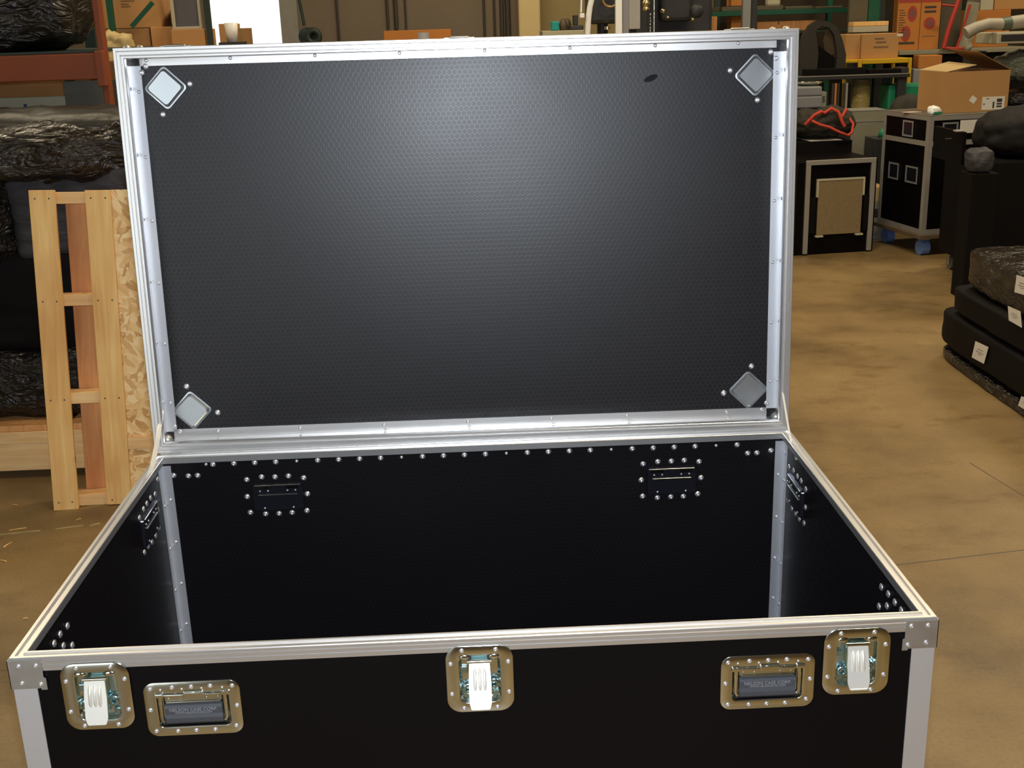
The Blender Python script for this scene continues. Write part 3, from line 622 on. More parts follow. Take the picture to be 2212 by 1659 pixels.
# rivets on the lower rim lip, corner backs and the scuff
cb = []
for (x, y) in ((TH, TH), (W-TH, TH), (TH, D-TH), (W-TH, D-TH)):
    sx = 1 if x < 1 else -1; sy = 1 if y < .5 else -1
    mb = MB().box(min(x, x+sx*.0015), max(x, x+sx*.0015), min(y, y+sy*.045), max(y, y+sy*.045), -LD, -.02).box(min(x, x+sx*.045), max(x, x+sx*.045), min(y, y+sy*.0015), max(y, y+sy*.0015), -LD, -.02)
    cbk = mb.build('corner_backing', M_zincdull, lid)
    for q in ((.012, .030), (.03, .012)):
        rivet((x+sx*.0015, y+sy*q[0], -q[1]-.02), (sx, 0, 0), cbk); rivet((x+sx*q[0], y+sy*.0015, -q[1]-.02), (0, sy, 0), cbk)
p = onlid(1406, 169); MB().lathe([(0, .0006), (.012, .0005), (.016, 0)], 20, T(p.x, p.y, -LD) @ RZ(.35) @ Matrix.Diagonal((1.05, .42, 1, 1))).build('scuff_mark', mat('black scuff', (.006, .006, .006), .85), lid)
# latch keepers and ball corners on the free edge
for x in LX: MB().bbox(x-.022, x+.022, D+.002, D+.0065, -.030, -.004, .002).bbox(x-.034, x+.034, D+.002, D+.0045, -.06, -.012, .001).build('latch_keeper', M_zinc, lid)
for (x, s) in ((0, 1), (W, -1)):
    for (y, sy) in ((D, 1), (0, -1)):
        mb = MB().lathe([(0, .016), (.008, .0145), (.014, .010), (.017, 0), (.014, -.010), (.008, -.0145), (0, -.016)], 16, T(x+s*.008, y-sy*.008, -LD-.002))
        if sy > 0: mb.box(min(x-.003*s, x+.055*s), max(x-.003*s, x+.055*s), y+.002, y+.0035, -LD-.012, -LD+.045).lathe([(0, .006), (.006, .005), (.009, 0)], 12, T(x+s*.020, y+.003, -.03) @ RX(-PI/2)).lathe([(0, .005), (.005, .004), (.008, 0)], 12, T(x+s*.050, y+.003, -.03) @ RX(-PI/2))
        mb.build('ball_corner', M_zincdull, lid)
# --- lid stays
for (xp, top, mids, end, s) in ((TH+.006, (343, 868), ((349, 888), (341, 948), (329, 1008)), (318, 1042), 1), (W-TH-.006, (1686, 818), ((1689, 836), (1700, 905), (1711, 968)), (1722, 988), -1)):
    P = [atx(q[0], q[1], xp) for q in (top, *mids, end)]
    mb = MB().strip(P, (.0095, .004, 0) if s > 0 else (.004, -.002, 0), .0022)
    for q in (P[0], P[-1]): mb.cyl(q-Vector((.004, 0, 0)), q+Vector((.004, 0, 0)), .006, 12)
    sto = mb.build('lid_stay', M_stay, case); sto['label'] = 'pale brassy folding stay arm'
# --- hinge behind the rims
hm = MB()
for k in range(30): hm.cyl((.06+.046*k, D+.006, HR), (.06+.046*k+.043, D+.006, HR), .0045, 8)
hm.box(.01, 1.49, D+.0022, D+.0040, HR-.03, HR+.004); hm.build('piano_hinge', M_zincdull, case)

# ================================================================ WOODEN CRATE SIDE, LEANING
ez = Vector((.03, .15, 1.17)).normalized(); ex = Vector((math.cos(.14), math.sin(.14), 0)); ex = (ex-ez*ex.dot(ez)).normalized(); ey = ez.cross(ex)
MC = Matrix(((ex.x, ey.x, ez.x, -.85), (ex.y, ey.y, ez.y, 2.40), (ex.z, ey.z, ez.z, .001), (0, 0, 0, 1)))
cr = thing('wooden_crate', 'yellow pine slatted crate side standing on end beside the open flight case', 'crate', M=MC)
HC, B = 1.185, .002
MB().bbox(0, .089, 0, .020, 0, HC, B).build('front_board', M_pine, cr)
MB().bbox(.192, .281, 0, .020, .012, HC-.002, B).build('front_board', M_pine, cr)
MB().bbox(.100, .178, .115, .133, 0, HC-.03, B).build('rear_board', M_pine2, cr)
MB().bbox(.012, .030, .0205, .1145, .012, HC-.01, B).build('side_board', M_pine2, cr)
for z in (.008, .400, .765, 1.135):
    MB().bbox(.031, .275, .0205, .1145, z, z+.042, B).build('cleat', M_pineh, cr)
MB().bbox(.281, .62, .012, .024, .02, HC-.001, .001).build('strand_board', M_osb, cr)
MB().bbox(.2815, .62, .0, .0118, .222, .268, B).build('batten', M_pineh, cr)
nl = MB()
for z in (.03, .42, .785, 1.155):
    for u in (.02, .068, .212, .262): nl.lathe([(0, .0006), (.0025, .0005), (.003, 0)], 8, T(u, -.0001, z) @ RX(PI/2))
nl.build('nail_heads', M_steel, cr)['kind'] = 'stuff'

# ================================================================ WRAPPED PILE ON A PALLET
pal = thing('pallet', 'pine pallet under the black wrapped pile, behind the slatted crate', 'pallet', (-1.3, 3.2, 0))
MB().bbox(-1.0, 1.05, -.45, -.41, .035, .150, .003).build('stringer', M_pineh, pal)
MB().bbox(-1.0, 1.05, .41, .45, .035, .150, .003).build('stringer', M_pineh, pal)
for k in range(6): MB().bbox(-1.0+.355*k, -.86+.355*k+.13, -.45, .45, .2005, .225, .003).build('deck_board', M_pine2, pal)
MB().bbox(-1.0, 1.05, -.455, -.38, .1505, .200, .003).build('lead_board', M_pineh, pal)
MB().bbox(-1.0, 1.05, .38, .455, .1505, .200, .003).build('lead_board', M_pineh, pal)
for x in (-.9, 0, .9): MB().bbox(x-.05, x+.05, -.44, .44, 0, .034, .003).build('foot_block', M_pine, pal)
def wrapped(nm, lab, cat, x0, x1, y0, y1, z0, z1, m, seed, amp=.03, fr=5, p=7, group=None, cuts=22):
    o = lump(x1-x0-2*amp, y1-y0-2*amp, z1-z0-1.6*amp, cuts, amp, fr, p, seed).build(nm, m, None, T((x0+x1)/2, (y0+y1)/2, z0)); tag(o, lab, cat, group); return o
pile = thing('wrapped_pallet_load', 'pile of black film wrapped goods and a blanket on the pine pallet', 'pallet load', (-1.3, 3.2, .226))
def bund(nm, x0, x1, y0, y1, z0, z1, m, seed, amp=.03, fr=5, p=7, cuts=24):
    return lump(x1-x0, y1-y0, z1-z0, cuts, amp, fr, p, seed).build(nm, m, pile, T((x0+x1)/2+1.3, (y0+y1)/2-3.2, z0-.226))
bund('lower_bundle', -2.3, -.3, 2.80, 3.60, .226, .52, M_film, 1)
bund('plain_block', -2.3, -.3, 2.86, 3.60, .46, .92, M_black, 2, .02)
bund('side_bundle', -2.3, -1.02, 2.76, 3.55, .82, 1.26, M_film, 3, .05)
bund('moving_blanket', -1.06, -.3, 2.84, 3.55, .84, 1.24, M_cloth, 4, .03, 3)
bund('top_bundle', -2.3, -.3, 2.80, 3.45, 1.15, 1.37, M_filmb, 5, .045, 5, 4)
M_poly = mat('dull grey polythene', (.030, .028, .022), .42, 0, .5, .2, 5, .4, 9, bdist=.02)
bund('top_sheet', -1.75, -.2, 3.0, 3.50, 1.28, 1.415, M_poly, 6, .03, 3, 2.4)

# ================================================================ PALLET RACK WITH WRAPPED LOAD (upper left)
rk = thing('pallet_rack', 'orange beamed pallet rack with dark upright in the upper left', 'rack', (0, 0, 0))
ux = at(217, 100, 3.66).x; ur = at(201, 100, 4.73).x
MB().bbox(ux-.014, ux+.014, 3.66, 3.72, 0, 3.4, .004).build('upright', M_orange, rk)
MB().bbox(ur-.030, ur+.030, 4.70, 4.76, 0, 3.4, .004).build('upright', M_dgreen, rk)
za = at(0, 150, 3.62).z
MB().bbox(-3.2, ux-.018, 3.62, 3.67, za-.055, za+.055, .005).build('beam', M_orange, rk)
MB().bbox(-3.2, ur-.031, 4.71, 4.76, za-.055, za+.055, .005).build('beam', M_orange, rk)
MB().bbox(ux-.017, ux+.018, 3.605, 3.659, za-.085, za+.065, .004).build('beam_connector', M_orange, rk)
MB().bbox(-3.2, ux-.04, 3.675, 4.70, za+.056, za+.066, .001).build('rack_deck', M_dgreen, rk)
MB().strip([(-3.165, 3.74, za+.15), (-3.165, 4.69, za+.75)], (.02, 0, 0), .02).build('brace', M_dgreen, rk)
MB().strip([at(138, 152, 4.9), at(178, 208, 4.9)], (.05, 0, 0), .03).build('brace', M_steel, rk)
for yy in (3.66, 4.70): MB().bbox(-3.2, -3.13, yy+.011, yy+.07, 0, 3.4, .004).build('upright', M_dgreen, rk)
wrapped('wrapped_load', 'tall black film wrapped load standing on the orange rack beam', 'bundle', -2.9, at(205, 60, 4.0).x, 3.74, 4.4, za+.067, 2.6, M_filmb, 7, .05, 4, 7, cuts=26)
def crate_box(nm, lab, cat, x0, x1, y0, y1, z0, z1, m, b=.004, group=None, rz=0):
    t = MB().bbox(-(x1-x0)/2, (x1-x0)/2, -(y1-y0)/2, (y1-y0)/2, 0, z1-z0, b).build(nm, m, None, T((x0+x1)/2, (y0+y1)/2, z0) @ RZ(rz)); tag(t, lab, cat, group); return t
def pbox(nm, lab, cat, px0, py0, px1, py1, Y, dep, m, b=.004, z0=None, group=None, rz=0):
    a = at(px0, (py0+py1)/2, Y); c = at(px1, (py0+py1)/2, Y); t = at((px0+px1)/2, py0, Y); bt = at((px0+px1)/2, py1, Y)
    return crate_box(nm, lab, cat, a.x, c.x, Y, Y+dep, bt.z if z0 is None else z0, t.z, m, b, group, rz)
def part_on(o, nm, lab_m, u0, u1, v0, v1, front, t=.002, y=None):    # thin part on the front face of a box, local coordinates
    return MB().box(u0, u1, front-t, front-.0002, v0, v1).build(nm, lab_m, o)
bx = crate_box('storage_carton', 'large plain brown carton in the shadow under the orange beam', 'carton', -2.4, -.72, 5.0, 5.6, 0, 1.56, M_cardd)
o = MB().bbox(-.32, .32, -.012, .012, 0, 1.43, .002).build('pale_board', M_pale, None, T(-1.40, 3.98, 0)); tag(o, 'pale cream board with a blue mark under the orange beam', 'board')
MB().box(.085, .10, -.0135, -.0122, 1.33, 1.40).build('blue_mark', mat('blue marker', (.03, .06, .20), .5), o)
o = MB().bbox(-.3, .42, -.012, .012, 0, 1.50, .002).build('grey_board', mat('grey polythene sheet', (.12, .115, .09), .5, 0, .4, .1, 3), None, T(-.78, 3.86, 0)); tag(o, 'dull grey green board right of the cream board', 'board')

# ================================================================ SHELF OF CARTONS BEHIND THE LID'S TOP LEFT CORNER
Y = 6.5
zs = 1.40
rk2 = thing('storage_shelf', 'green post storage shelf holding brown cartons behind the case lid', 'shelf')
xa, xb = at(226, 50, Y).x-.02, at(449, 50, Y).x
MB().bbox(xa, xb, Y-.32, Y+.9, zs-.03, zs, .003).build('shelf_board', M_pine, rk2)
for px in (237, 447):
    p = at(px, 30, Y-.10)
    MB().bbox(p.x-.018, p.x+.018, Y-.10, Y-.055, 0, 3.2, .003).build('post', M_green if px < 300 else M_dgreen, rk2)
MB().strip([at(330, 5, Y-.08), at(284, 58, Y-.08)], (.028, 0, 0), .012).build('brace', M_green, rk2)
for px in (237, 447):
    x = at(px, 30, Y+.93).x; MB().bbox(x-.016, x+.016, Y+.91, Y+.95, 0, 3.2, .003).build('post', M_dgreen, rk2)
b1 = pbox('storage_carton', 'wide tan carton with faint print behind the green post', 'carton', 218, -60, 342, 60, Y, .45, M_card, z0=at(280, 61, Y).z)
for i, (w_, z) in enumerate(((.09, .17), (.05, .15), (.06, .135))): part_on(b1, 'print_line', M_inkb, -.06, -.06+w_, z, z+.006, -.225)
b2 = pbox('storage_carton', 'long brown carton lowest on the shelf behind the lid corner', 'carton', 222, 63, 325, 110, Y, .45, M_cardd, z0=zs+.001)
b3 = pbox('storage_carton', 'brown carton with dark print lines beside the small framed panel', 'carton', 327, 58, 372, 110, Y-.02, .40, M_card, z0=zs+.001)
part_on(b3, 'print_line', M_ink, -.03, .045, .14, .148, -.2); part_on(b3, 'print_line', M_inkb, -.03, .03, .12, .126, -.2)
b4 = crate_box('tilted_carton', 'small opened brown carton tilting on top of the other cartons', 'carton', at(354, 40, Y).x, at(372, 40, Y).x, Y+.08, Y+.34, at(340, 54, Y).z, at(345, 22, Y).z, M_cardd, rz=.2)
part_on(b4, 'tape_label', M_white, .01, .04, .05, .075, -.16)
o = lump(.22, .16, .31, 12, .035, 9, 3, 8).build('crumpled_paper', mat('crumpled kraft paper', (.55, .42, .20), .7, 0, .3, .1, 5, .5, 12, bdist=.02), None, T(at(262, 100, 6.35).x, 6.28, zs+.001)); tag(o, 'crumpled yellowish kraft paper on the shelf above the lid corner', 'paper')
# framed panel
a, c = at(366, 0, 6.42), at(436, 62, 6.42)
fr_ = thing('framed_panel', 'small cream framed grey panel standing on a carton beside the bay door', 'panel', ((a.x+c.x)/2, 6.42, c.z))
ww = (c.x-a.x)/2; hh = .34
MB().bbox(-ww, -ww+.022, 0, .03, 0, hh, .002).bbox(ww-.014, ww, 0, .03, 0, hh, .002).bbox(-ww+.022, ww-.014, 0, .03, 0, .016, .002).bbox(-ww+.022, ww-.014, 0, .03, hh-.02, hh, .002).build('frame', M_pale, fr_)
MB().box(-ww+.022, ww-.014, .012, .02, .016, hh-.02).build('pane', mat('slate grey sheet', (.11, .11, .115), .5), fr_)
b5 = crate_box('storage_carton', 'brown carton carrying the framed grey panel', 'carton', at(372, 80, 6.42).x, at(444, 80, 6.42).x, 6.40, 6.75, zs+.001, c.z-.001, M_card)
MB().box(-.03, .045, -.19, -.176, .17, .195).build('white_label', M_white, b5)
b6 = crate_box('tall_carton', 'tall plain brown carton standing against the glare of the bay door', 'carton', at(449, 60, 7.6).x, at(476, 60, 7.6).x, 8.0, 8.4, 0, at(460, 52, 8).z, M_card)
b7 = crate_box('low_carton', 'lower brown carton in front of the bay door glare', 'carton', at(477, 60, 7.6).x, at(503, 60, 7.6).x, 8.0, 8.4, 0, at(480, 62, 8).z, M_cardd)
a = at(508, 66, 7.9)
cup_ = MB().lathe([(0, 0), (.04, 0), (.052, .14), (.048, .14), (.037, .004), (0, .004)], 20).build('white_cup', M_whitep, None, T(a.x, 7.75, at(508, 90, 7.75).z)); tag(cup_, 'white tapered cup on a stand before the bright bay door', 'cup')
crate_box('parts_stand', 'dark narrow stand carrying the white cup by the bay door', 'stand', a.x-.09, a.x+.09, 7.66, 7.86, 0, at(508, 90, 7.75).z-.001, M_steel)
# strip lamp at the top edge
lp = thing('strip_lamp', 'glowing white strip lamp hanging above the cartons', 'lamp', (at(328, 0, 9).x, 9, at(328, 1, 9).z))
e_, nt_, p_ = newmat('lit tube'); p_.inputs['Emission Color'].default_value = (1, .97, .9, 1); p_.inputs['Emission Strength'].default_value = 6
MB().cyl((-.11, 0, .012), (.11, 0, .012), .018, 12).build('tube', e_, lp); MB().bbox(-.12, .12, -.04, .04, .032, .07, .004).build('housing', M_whitep, lp)
for s in (-.1, .1): MB().cyl((s, 0, .07), (s, 0, ZC-lp.location.z-.005), .003, 6).build('hanger', M_steel, lp)

# ================================================================ BACK WALL AREA ABOVE THE LID
a, c = at(645, 0, 10.7), at(690, 85, 10.7)
t = thing('hose_reel', 'dark green hose bundle hanging on the wall by the bay door', 'hose', (0, 0, 0))
MB().tube([at(646, 0, 10.8), at(652, 30, 10.8), at(657, 56, 10.8)], .018, 8).build('hose', M_dgreen, t)
hb = MB()
for k in range(5): 
    q = at(664+k*4, 72, 10.9); hb.lathe([(.06+.03*math.cos(2*PI*j/10), .03*math.sin(2*PI*j/10)) for j in range(11)], 20, T(q.x, 10.85-.02*k, q.z-.03) @ RX(PI/2))
hb.build('coil', M_dgreen, t)
o = pbox('long_carton', 'long low orange brown carton on a cabinet along the back wall', 'carton', 830, 65, 975, 120, 10.4, .4, M_cardo)
crate_box('wall_cabinet', 'grey cabinet under the long orange carton at the back wall', 'cabinet', at(800, 90, 10.3).x, at(1000, 90, 10.3).x, 10.35, 10.95, 0, at(900, 120, 10.4).z-.03, M_tool)
q = at(915, 82, 9.8)
t = thing('warning_beacon', 'beacon lamp with reddish lens in a black guard on a grey post', 'lamp', (q.x, 9.8, 0))
MB().cyl((0, 0, .0), (0, 0, q.z), .025, 12).build('post', M_tool, t)
MB().cyl((0, 0, 0), (0, 0, .03), .16, 20).build('foot', M_steel, t)
k_ = at(915, 0, 9.8); s_ = (at(915, 82, 9.8).z-at(915, 25, 9.8).z)/57
MB().lathe([(.030, q.z), (.044, q.z+.02), (.052, q.z+.05), (.052, q.z+16*s_), (.058, q.z+17*s_), (.058, q.z+26*s_), (.050, q.z+33*s_), (.03, q.z+35*s_), (0, q.z+35*s_)], 20).build('grey_dome', M_tool, t)
MB().lathe([(0, q.z+35*s_), (.022, q.z+35*s_), (.022, q.z+48*s_), (.015, q.z+52*s_), (0, q.z+53*s_)], 16).build('red_lens', M_redc, t)
MB().bbox(-.058, -.028, -.05, .06, q.z+35.3*s_, q.z+57*s_, .004).bbox(.028, .058, -.05, .06, q.z+35.3*s_, q.z+57*s_, .004).bbox(-.03, .03, .03, .06, q.z+35.3*s_, q.z+57*s_, .004).build('guard', M_black, t)
# shelf right of the cream column
bn = thing('wall_shelf', 'pale shelf unit against the tan wall right of the cream column', 'shelf')
x0, x1 = at(1172, 70, 10).x, at(1262, 70, 10).x; zt = at(1215, 66, 10).z
MB().bbox(x0, x1, 10, 10.5, zt-.05, zt, .004).build('shelf_top', M_pale, bn)
for x in (x0+.02, x1-.02): MB().bbox(x-.02, x+.02, 10.02, 10.48, 0, zt-.051, .004).build('side', M_pale, bn)
def onz(nm, lab, cat, px0, px1, pyt, Y, dep, zb, m, b=.004):
    a = at(px0, pyt, Y).x; c = at(px1, pyt, Y).x; return crate_box(nm, lab, cat, a, c, Y, Y+dep, zb+.0005, at((px0+px1)/2, pyt, Y).z, m, b)
onz('plastic_tub', 'small teal tub on the pale wall shelf', 'tub', 1191, 1208, 46, 10.1, .2, zt, M_teal, .012)
t = thing('machine_vise', 'squat dark machine vise on the pale wall shelf beside the teal tub', 'vise', (at(1247, 60, 10.1).x, 10.15, zt+.0005))
MB().bbox(-.07, .06, -.05, .10, 0, .045, .01).build('vise_base', M_steel, t); MB().bbox(-.035, .01, -.04, .08, .046, .14, .008).build('jaw', M_steel, t)
for i, px in enumerate((1217, 1228)):
    o = MB().lathe([(0, 0), (.035, 0), (.04, .05), (.03, .09), (.012, .11), (0, .112)], 14).build('oil_can', mat('brown enamel %d' % i, (.10, .07, .04), .5), None, T(at(px, 60, 10.15).x, 10.16+.12*i, zt+.0005)); tag(o, ['brown round can next to the teal tub', 'brown round can between its twin and the dark vise'][i], 'can', 'cans on the wall shelf')
# white pipes and machines
def pole(nm, lab, cat, px, wd, Y, m, zt=3.4, sq=False, group=None):
    a = at(px-wd/2, 40, Y).x; c = at(px+wd/2, 40, Y).x; mb = MB()
    if sq: mb.bbox(a, c, Y, Y+(c-a), 0, zt, .003)
    else: mb.cyl(((a+c)/2, Y, 0), ((a+c)/2, Y, zt), (c-a)/2, 14)
    return tag(mb.build(nm, m), lab, cat, group)
t = thing('hanging_hose', 'bright white hose curving up beside the drill press', 'hose')
MB().tube([at(1268, 130, 6), at(1269, 72, 6), at(1271, 40, 6), at(1274, 16, 6), at(1280, -10, 6), at(1290, -60, 6)], [.018]*6, 12).build('hose', M_whitep, t)
MB().tube([at(1255, 27, 6), at(1256, -10, 6), at(1256, -60, 6)], .006, 8).build('cord', M_whitep, t)
MB().bbox(at(1252, 35, 6).x, at(1262, 35, 6).x, 5.98, 6.02, at(1256, 39, 6).z, at(1256, 29, 6).z, .004).build('toggle', M_whitep, t)
pole('white_post', 'bright white square post rising behind the lid top', 'post', 1337, 14, 6.2, M_whitep, sq=True)
pole('grey_post', 'slim dark grey post right against the white one', 'post', 1352, 13, 6.35, M_tool, sq=True)
def drill(nm, lab, pxc, Y, wpx, m=M_steel):
    c = at(pxc, 40, Y); s = (at(pxc+10, 40, Y).x-c.x)/10
    t = thing(nm, lab, 'drill press', (c.x, Y, 0))
    MB().cyl((0, .12, .02), (0, .12, 2.1), .04, 16).build('column', m, t)
    MB().bbox(-.20, .20, -.2, .26, 0, .05, .01).build('base', m, t)
    MB().bbox(-.18, .18, -.16, .10, .95, 1.0, .01).build('table', m, t)
    MB().bbox(-.12, .12, -.16, .24, 1.66, 2.05, .03).build('head', m, t)
    return t, s
t, s = drill('drill_press', 'dark drill press with curved brassy handwheel between the white hose and post', 1305, 7.2, 40)
MB().lathe([(.055+.010*math.cos(2*PI*k/10), .010*math.sin(2*PI*k/10)) for k in range(11)], 24, T(at(1318, 0, 7.0).x-t.location.x, -.22, at(1300, -2, 7).z) @ RX(PI/2)).build('handwheel', mat('worn brass rim', (.40, .27, .12), .4, .7), t)
MB().cyl((0, -.20, at(1310, 64, 7).z), (0, -.20, at(1310, 57, 7).z), .02, 12).build('chuck', M_brass, t)
t, s = drill('milling_machine', 'large dark machine column behind the grey control box and chain', 1455, 7.6, 120)
MB().bbox(-.36, .30, .0, .3, .9, 2.3, .03).build('column_casting', M_steel, t)
for (px, py, r) in ((1432, 24, .018), (1442, 38, .012), (1496, 42, .016), (1505, 24, .05)):
    p = at(px, py, 7.35); MB().lathe([(0, .02), (r*.6, .018), (r, .006), (r, -.02)], 16, T(p.x-t.location.x, -.25, p.z) @ RX(PI/2)).build('knob' if r < .03 else 'pulley', M_steel if r > .03 else M_brass, t)
t = thing('control_pedestal', 'light grey control box on a thin stand beside the white post', 'control box', (at(1371, 30, 6.6).x, 6.6, 0))
a = at(1359, 30, 6.6).x-t.location.x; c = at(1383, 30, 6.6).x-t.location.x
MB().bbox(a, c, 0, .12, at(1371, 63, 6.6).z, 2.0, .004).build('housing', mat('light grey enamel', (.42, .40, .37), .5), t)
MB().cyl((0, .06, .02), (0, .06, at(1371, 63, 6.6).z), .02, 10).build('stand', M_steel, t); MB().cyl((0, .06, 0), (0, .06, .02), .14, 20).build('foot', M_steel, t)
t = thing('hoist_spindle', 'shiny brass spindle with chain and rod right of the grey control box', 'spindle', (at(1395, 10, 6.9).x, 6.9, 0))
za_ = at(1395, 23, 6.9).z
MB().lathe([(.0, za_), (.028, za_), (.030, za_+.012), (.024, za_+.022), (.024, za_+.03), (.031, za_+.035), (.031, za_+.055), (.022, za_+.07), (.022, za_+.3), (0, za_+.3)], 20).build('spindle_nose', M_brass, t)
MB().bbox(-.09, .09, -.02, .30, za_+.30, za_+.6, .01).build('head', M_steel, t); MB().bbox(-.05, .05, .24, .34, 0, za_+.299, .01).build('column', M_steel, t)
ch = MB(); x_ = at(1403, 50, 6.9).x-t.location.x
for k in range(60): ch.cyl((x_, -.04, za_-.02-.022*k), (x_, -.04, za_-.036-.022*k), .0035 if k % 2 else .0055, 6)
ch.build('chain', M_zinc, t)['kind'] = 'stuff'
x_ = at(1411, 50, 6.9).x-t.location.x; MB().cyl((x_, -.04, .0), (x_, -.04, 2.2), .005, 8).build('rod', M_zinc, t)
pole('timber_post', 'brown timber post at the left end of the green shelf', 'post', 1541, 17, 7.9, M_pine2, at(1541, 36, 7.9).z, True)
# green shelf rack
Y = 9.6; zb = at(1690, 26, Y).z
t = thing('green_rack', 'dark green steel rack with long beam behind the lid top', 'rack')
x0, x1 = at(1530, 30, Y).x, at(1838, 30, Y).x
MB().bbox(x0, x1, Y, Y+.05, zb-.022, zb+.022, .003).build('beam', M_green, t); MB().bbox(x0, x1, Y+.75, Y+.8, zb-.022, zb+.022, .003).build('beam', M_green, t)
for x in (x0-.025, x1+.002):
    for y in (Y-.01, Y+.75): MB().bbox(x, x+.05, y, y+.06, 0, 3.0, .003).build('upright', M_green, t)
MB().bbox(x0, x1, Y+.051, Y+.749, zb+.005, zb+.018, .001).build('shelf_deck', M_steel, t)
zl = at(1700, 62, Y).z
MB().bbox(x0, x1, Y+.0, Y+.75, zl-.045, zl-.02, .003).build('shelf_deck', M_dgreen, t)
M_trough = mat('olive steel tray', (.10, .085, .05), .6)
for i, (p0, p1) in enumerate(((1560, 1692), (1697, 1755), (1763, 1820))):
    o = onz('parts_tray', ['long olive tray on the green beam behind the grey column', 'middle olive tray on the green beam', 'right olive tray on the green beam by the upright'][i], 'tray', p0, p1, 13, Y+.03, .5, zb+.0222, M_trough, .004)
zt_ = zb+.018+.058
onz('small_carton', 'amber carton above the olive tray left of the grey column', 'carton', 1580, 1604, -30, Y+.12, .2, at(1590, 13, Y+.03).z, M_cardo)
onz('jug', 'cream jug above the middle olive tray', 'jug', 1660, 1688, -30, Y+.12, .12, at(1670, 13, Y+.03).z, M_pale, .02)
onz('small_carton', 'amber carton below the green beam left of the grey column', 'carton', 1580, 1604, 35, Y+.1, .2, zl-.02, M_cardo)
pole('grey_column', 'light grey metal column crossing the green beam', 'column', 1613, 17, 7.4, mat('light grey column paint', (.34, .34, .33), .4, .3), sq=True)
pole('dark_column', 'dark column touching the right side of the light grey column', 'column', 1629, 13, 7.45, M_steel, sq=True)
o = onz('wooden_plank', 'stack of brown planks on the lower green shelf', 'plank', 1636, 1765, 45, Y+.1, .3, zl-.02, M_pine2, .003)
# panels stored behind the green upright
x0, x1 = at(1842, 30, 9.2).x, at(1908, 30, 9.2).x
crate_box('plywood_sheet', 'dull olive sheet standing behind the tan cartons', 'sheet', x0, x0+.17, 9.3, 9.35, 0, 2.2, M_trough)
crate_box('plywood_sheet', 'dark green sheet standing next to the olive one', 'sheet', x0+.175, x1, 9.3, 9.35, 0, 2.2, M_green)
sf = thing('lumber_shelf', 'low shelf edge with orange and grey boards behind the tan cartons', 'shelf')
MB().bbox(x0-.02, x1+.02, 9.1, 9.25, at(1875, 70, 9).z, at(1875, 57, 9).z, .003).build('grey_board', M_pale, sf); MB().bbox(x0-.02, x1+.02, 9.1, 9.25, at(1875, 56.5, 9).z, at(1875, 47, 9).z, .003).build('orange_board', M_pine, sf)
for x in (x0+.03, x1-.03): MB().bbox(x-.03, x+.03, 9.12, 9.23, 0, at(1875, 70.5, 9).z, .003).build('leg', M_steel, sf)

# ================================================================ RIGHT-HAND BACKGROUND
# --- stack of wrapped flat boxes, left faces at x = 3.1
SX = 3.10
stk = []
for i, (z0, z1, y1, m, lab) in enumerate(((.001, .065, 4.02, M_film, 'thin crumpled film wrapped box lowest in the right hand stack'),
        (.068, .262, 4.06, M_black, 'thick plain black box second from the floor in the right hand stack'),
        (.266, .398, 3.93, M_black, 'slim black box between the thick one and the shiny topmost one'),
        (.402, .60, 3.86, M_filmb, 'film wrapped shiny black box, topmost of the right hand stack'))):
    t = wrapped('wrapped_box', lab, 'wrapped box', SX-.01+(.03 if i == 3 else 0), 4.0, 2.0, y1, z0, z1+.008, m, 10+i, .008, 3.5, 11, 'wrapped boxes stacked at the right', 24)
    stk.append(t)
def stick(parent, pts, yoff=.004):                                 # paper label on a left face
    P = []
    for (px, py) in pts: p = atx(px, py, SX-.006+yoff); P.append(p)
    n = 4; vs = [tuple(p-parent.location) for p in P] + [tuple(p-parent.location+Vector((.0012, 0, 0))) for p in P]
    o = MB().add(vs, [(0, 1, 2, 3), (7, 6, 5, 4), (0, 4, 5, 1), (1, 5, 6, 2), (2, 6, 7, 3), (3, 7, 4, 0)]).build('shipping_label', M_white, parent)
    c = (P[0]+P[2])/2-parent.location; e1 = (P[1]-P[0]); e2 = (P[3]-P[0])
    for k, (a, b_) in enumerate(((.35, .22), (.5, .3), (.62, .15))):
        q = P[0]-parent.location+e2*a+e1*(.5-b_)-Vector((.0008, 0, 0)); r_ = q+e1*2*b_; h = e2*.025
        MB().add([tuple(q), tuple(r_), tuple(r_+h), tuple(q+h)], [(0, 1, 2, 3)]).build('print_line', M_ink, o)
stick(stk[1], ((2107, 737), (2135, 750), (2125, 786), (2099, 772)), -.004)
stick(stk[2], ((2177, 661), (2204, 673), (2207, 708), (2179, 692)), -.004)
stick(stk[3], ((2196, 594), (2226, 604), (2222, 640), (2191, 631)), .022)
stick(stk[0], ((2206, 856), (2235, 868), (2230, 895), (2199, 876)), -.004)

# --- tall dark covered cases behind that stack
t = thing('speaker_cabinet', 'huge plain black cabinet on casters behind the wrapped stack', 'cabinet', (0, 0, 0))
xa = at(2032, 450, 6.1).x
MB().bbox(xa, 5.4, 5.4, 6.1, .115, .79, .012).build('body', M_black, t)
for (x, y) in ((xa+.06, 5.47), (5.3, 5.47), (xa+.06, 6.0), (5.3, 6.0)):
    f_ = MB().bbox(x-.03, x+.03, y-.03, y+.03, .095, .1145, .003).box(x-.022, x-.018, y-.015, y+.015, .03, .096).box(x+.018, x+.022, y-.015, y+.015, .03, .096).build('caster_fork', M_zincdull, t)
    MB().cyl((x-.014, y, .047), (x+.014, y, .047), .046, 20).build('caster_wheel', mat('grey green tyre %.1f%.1f' % (x, y), (.12, .12, .09), .5), f_)
t2 = thing('black_case', 'small black case with a silver latch perched left of the draped cloth', 'case', (0, 0, 0))
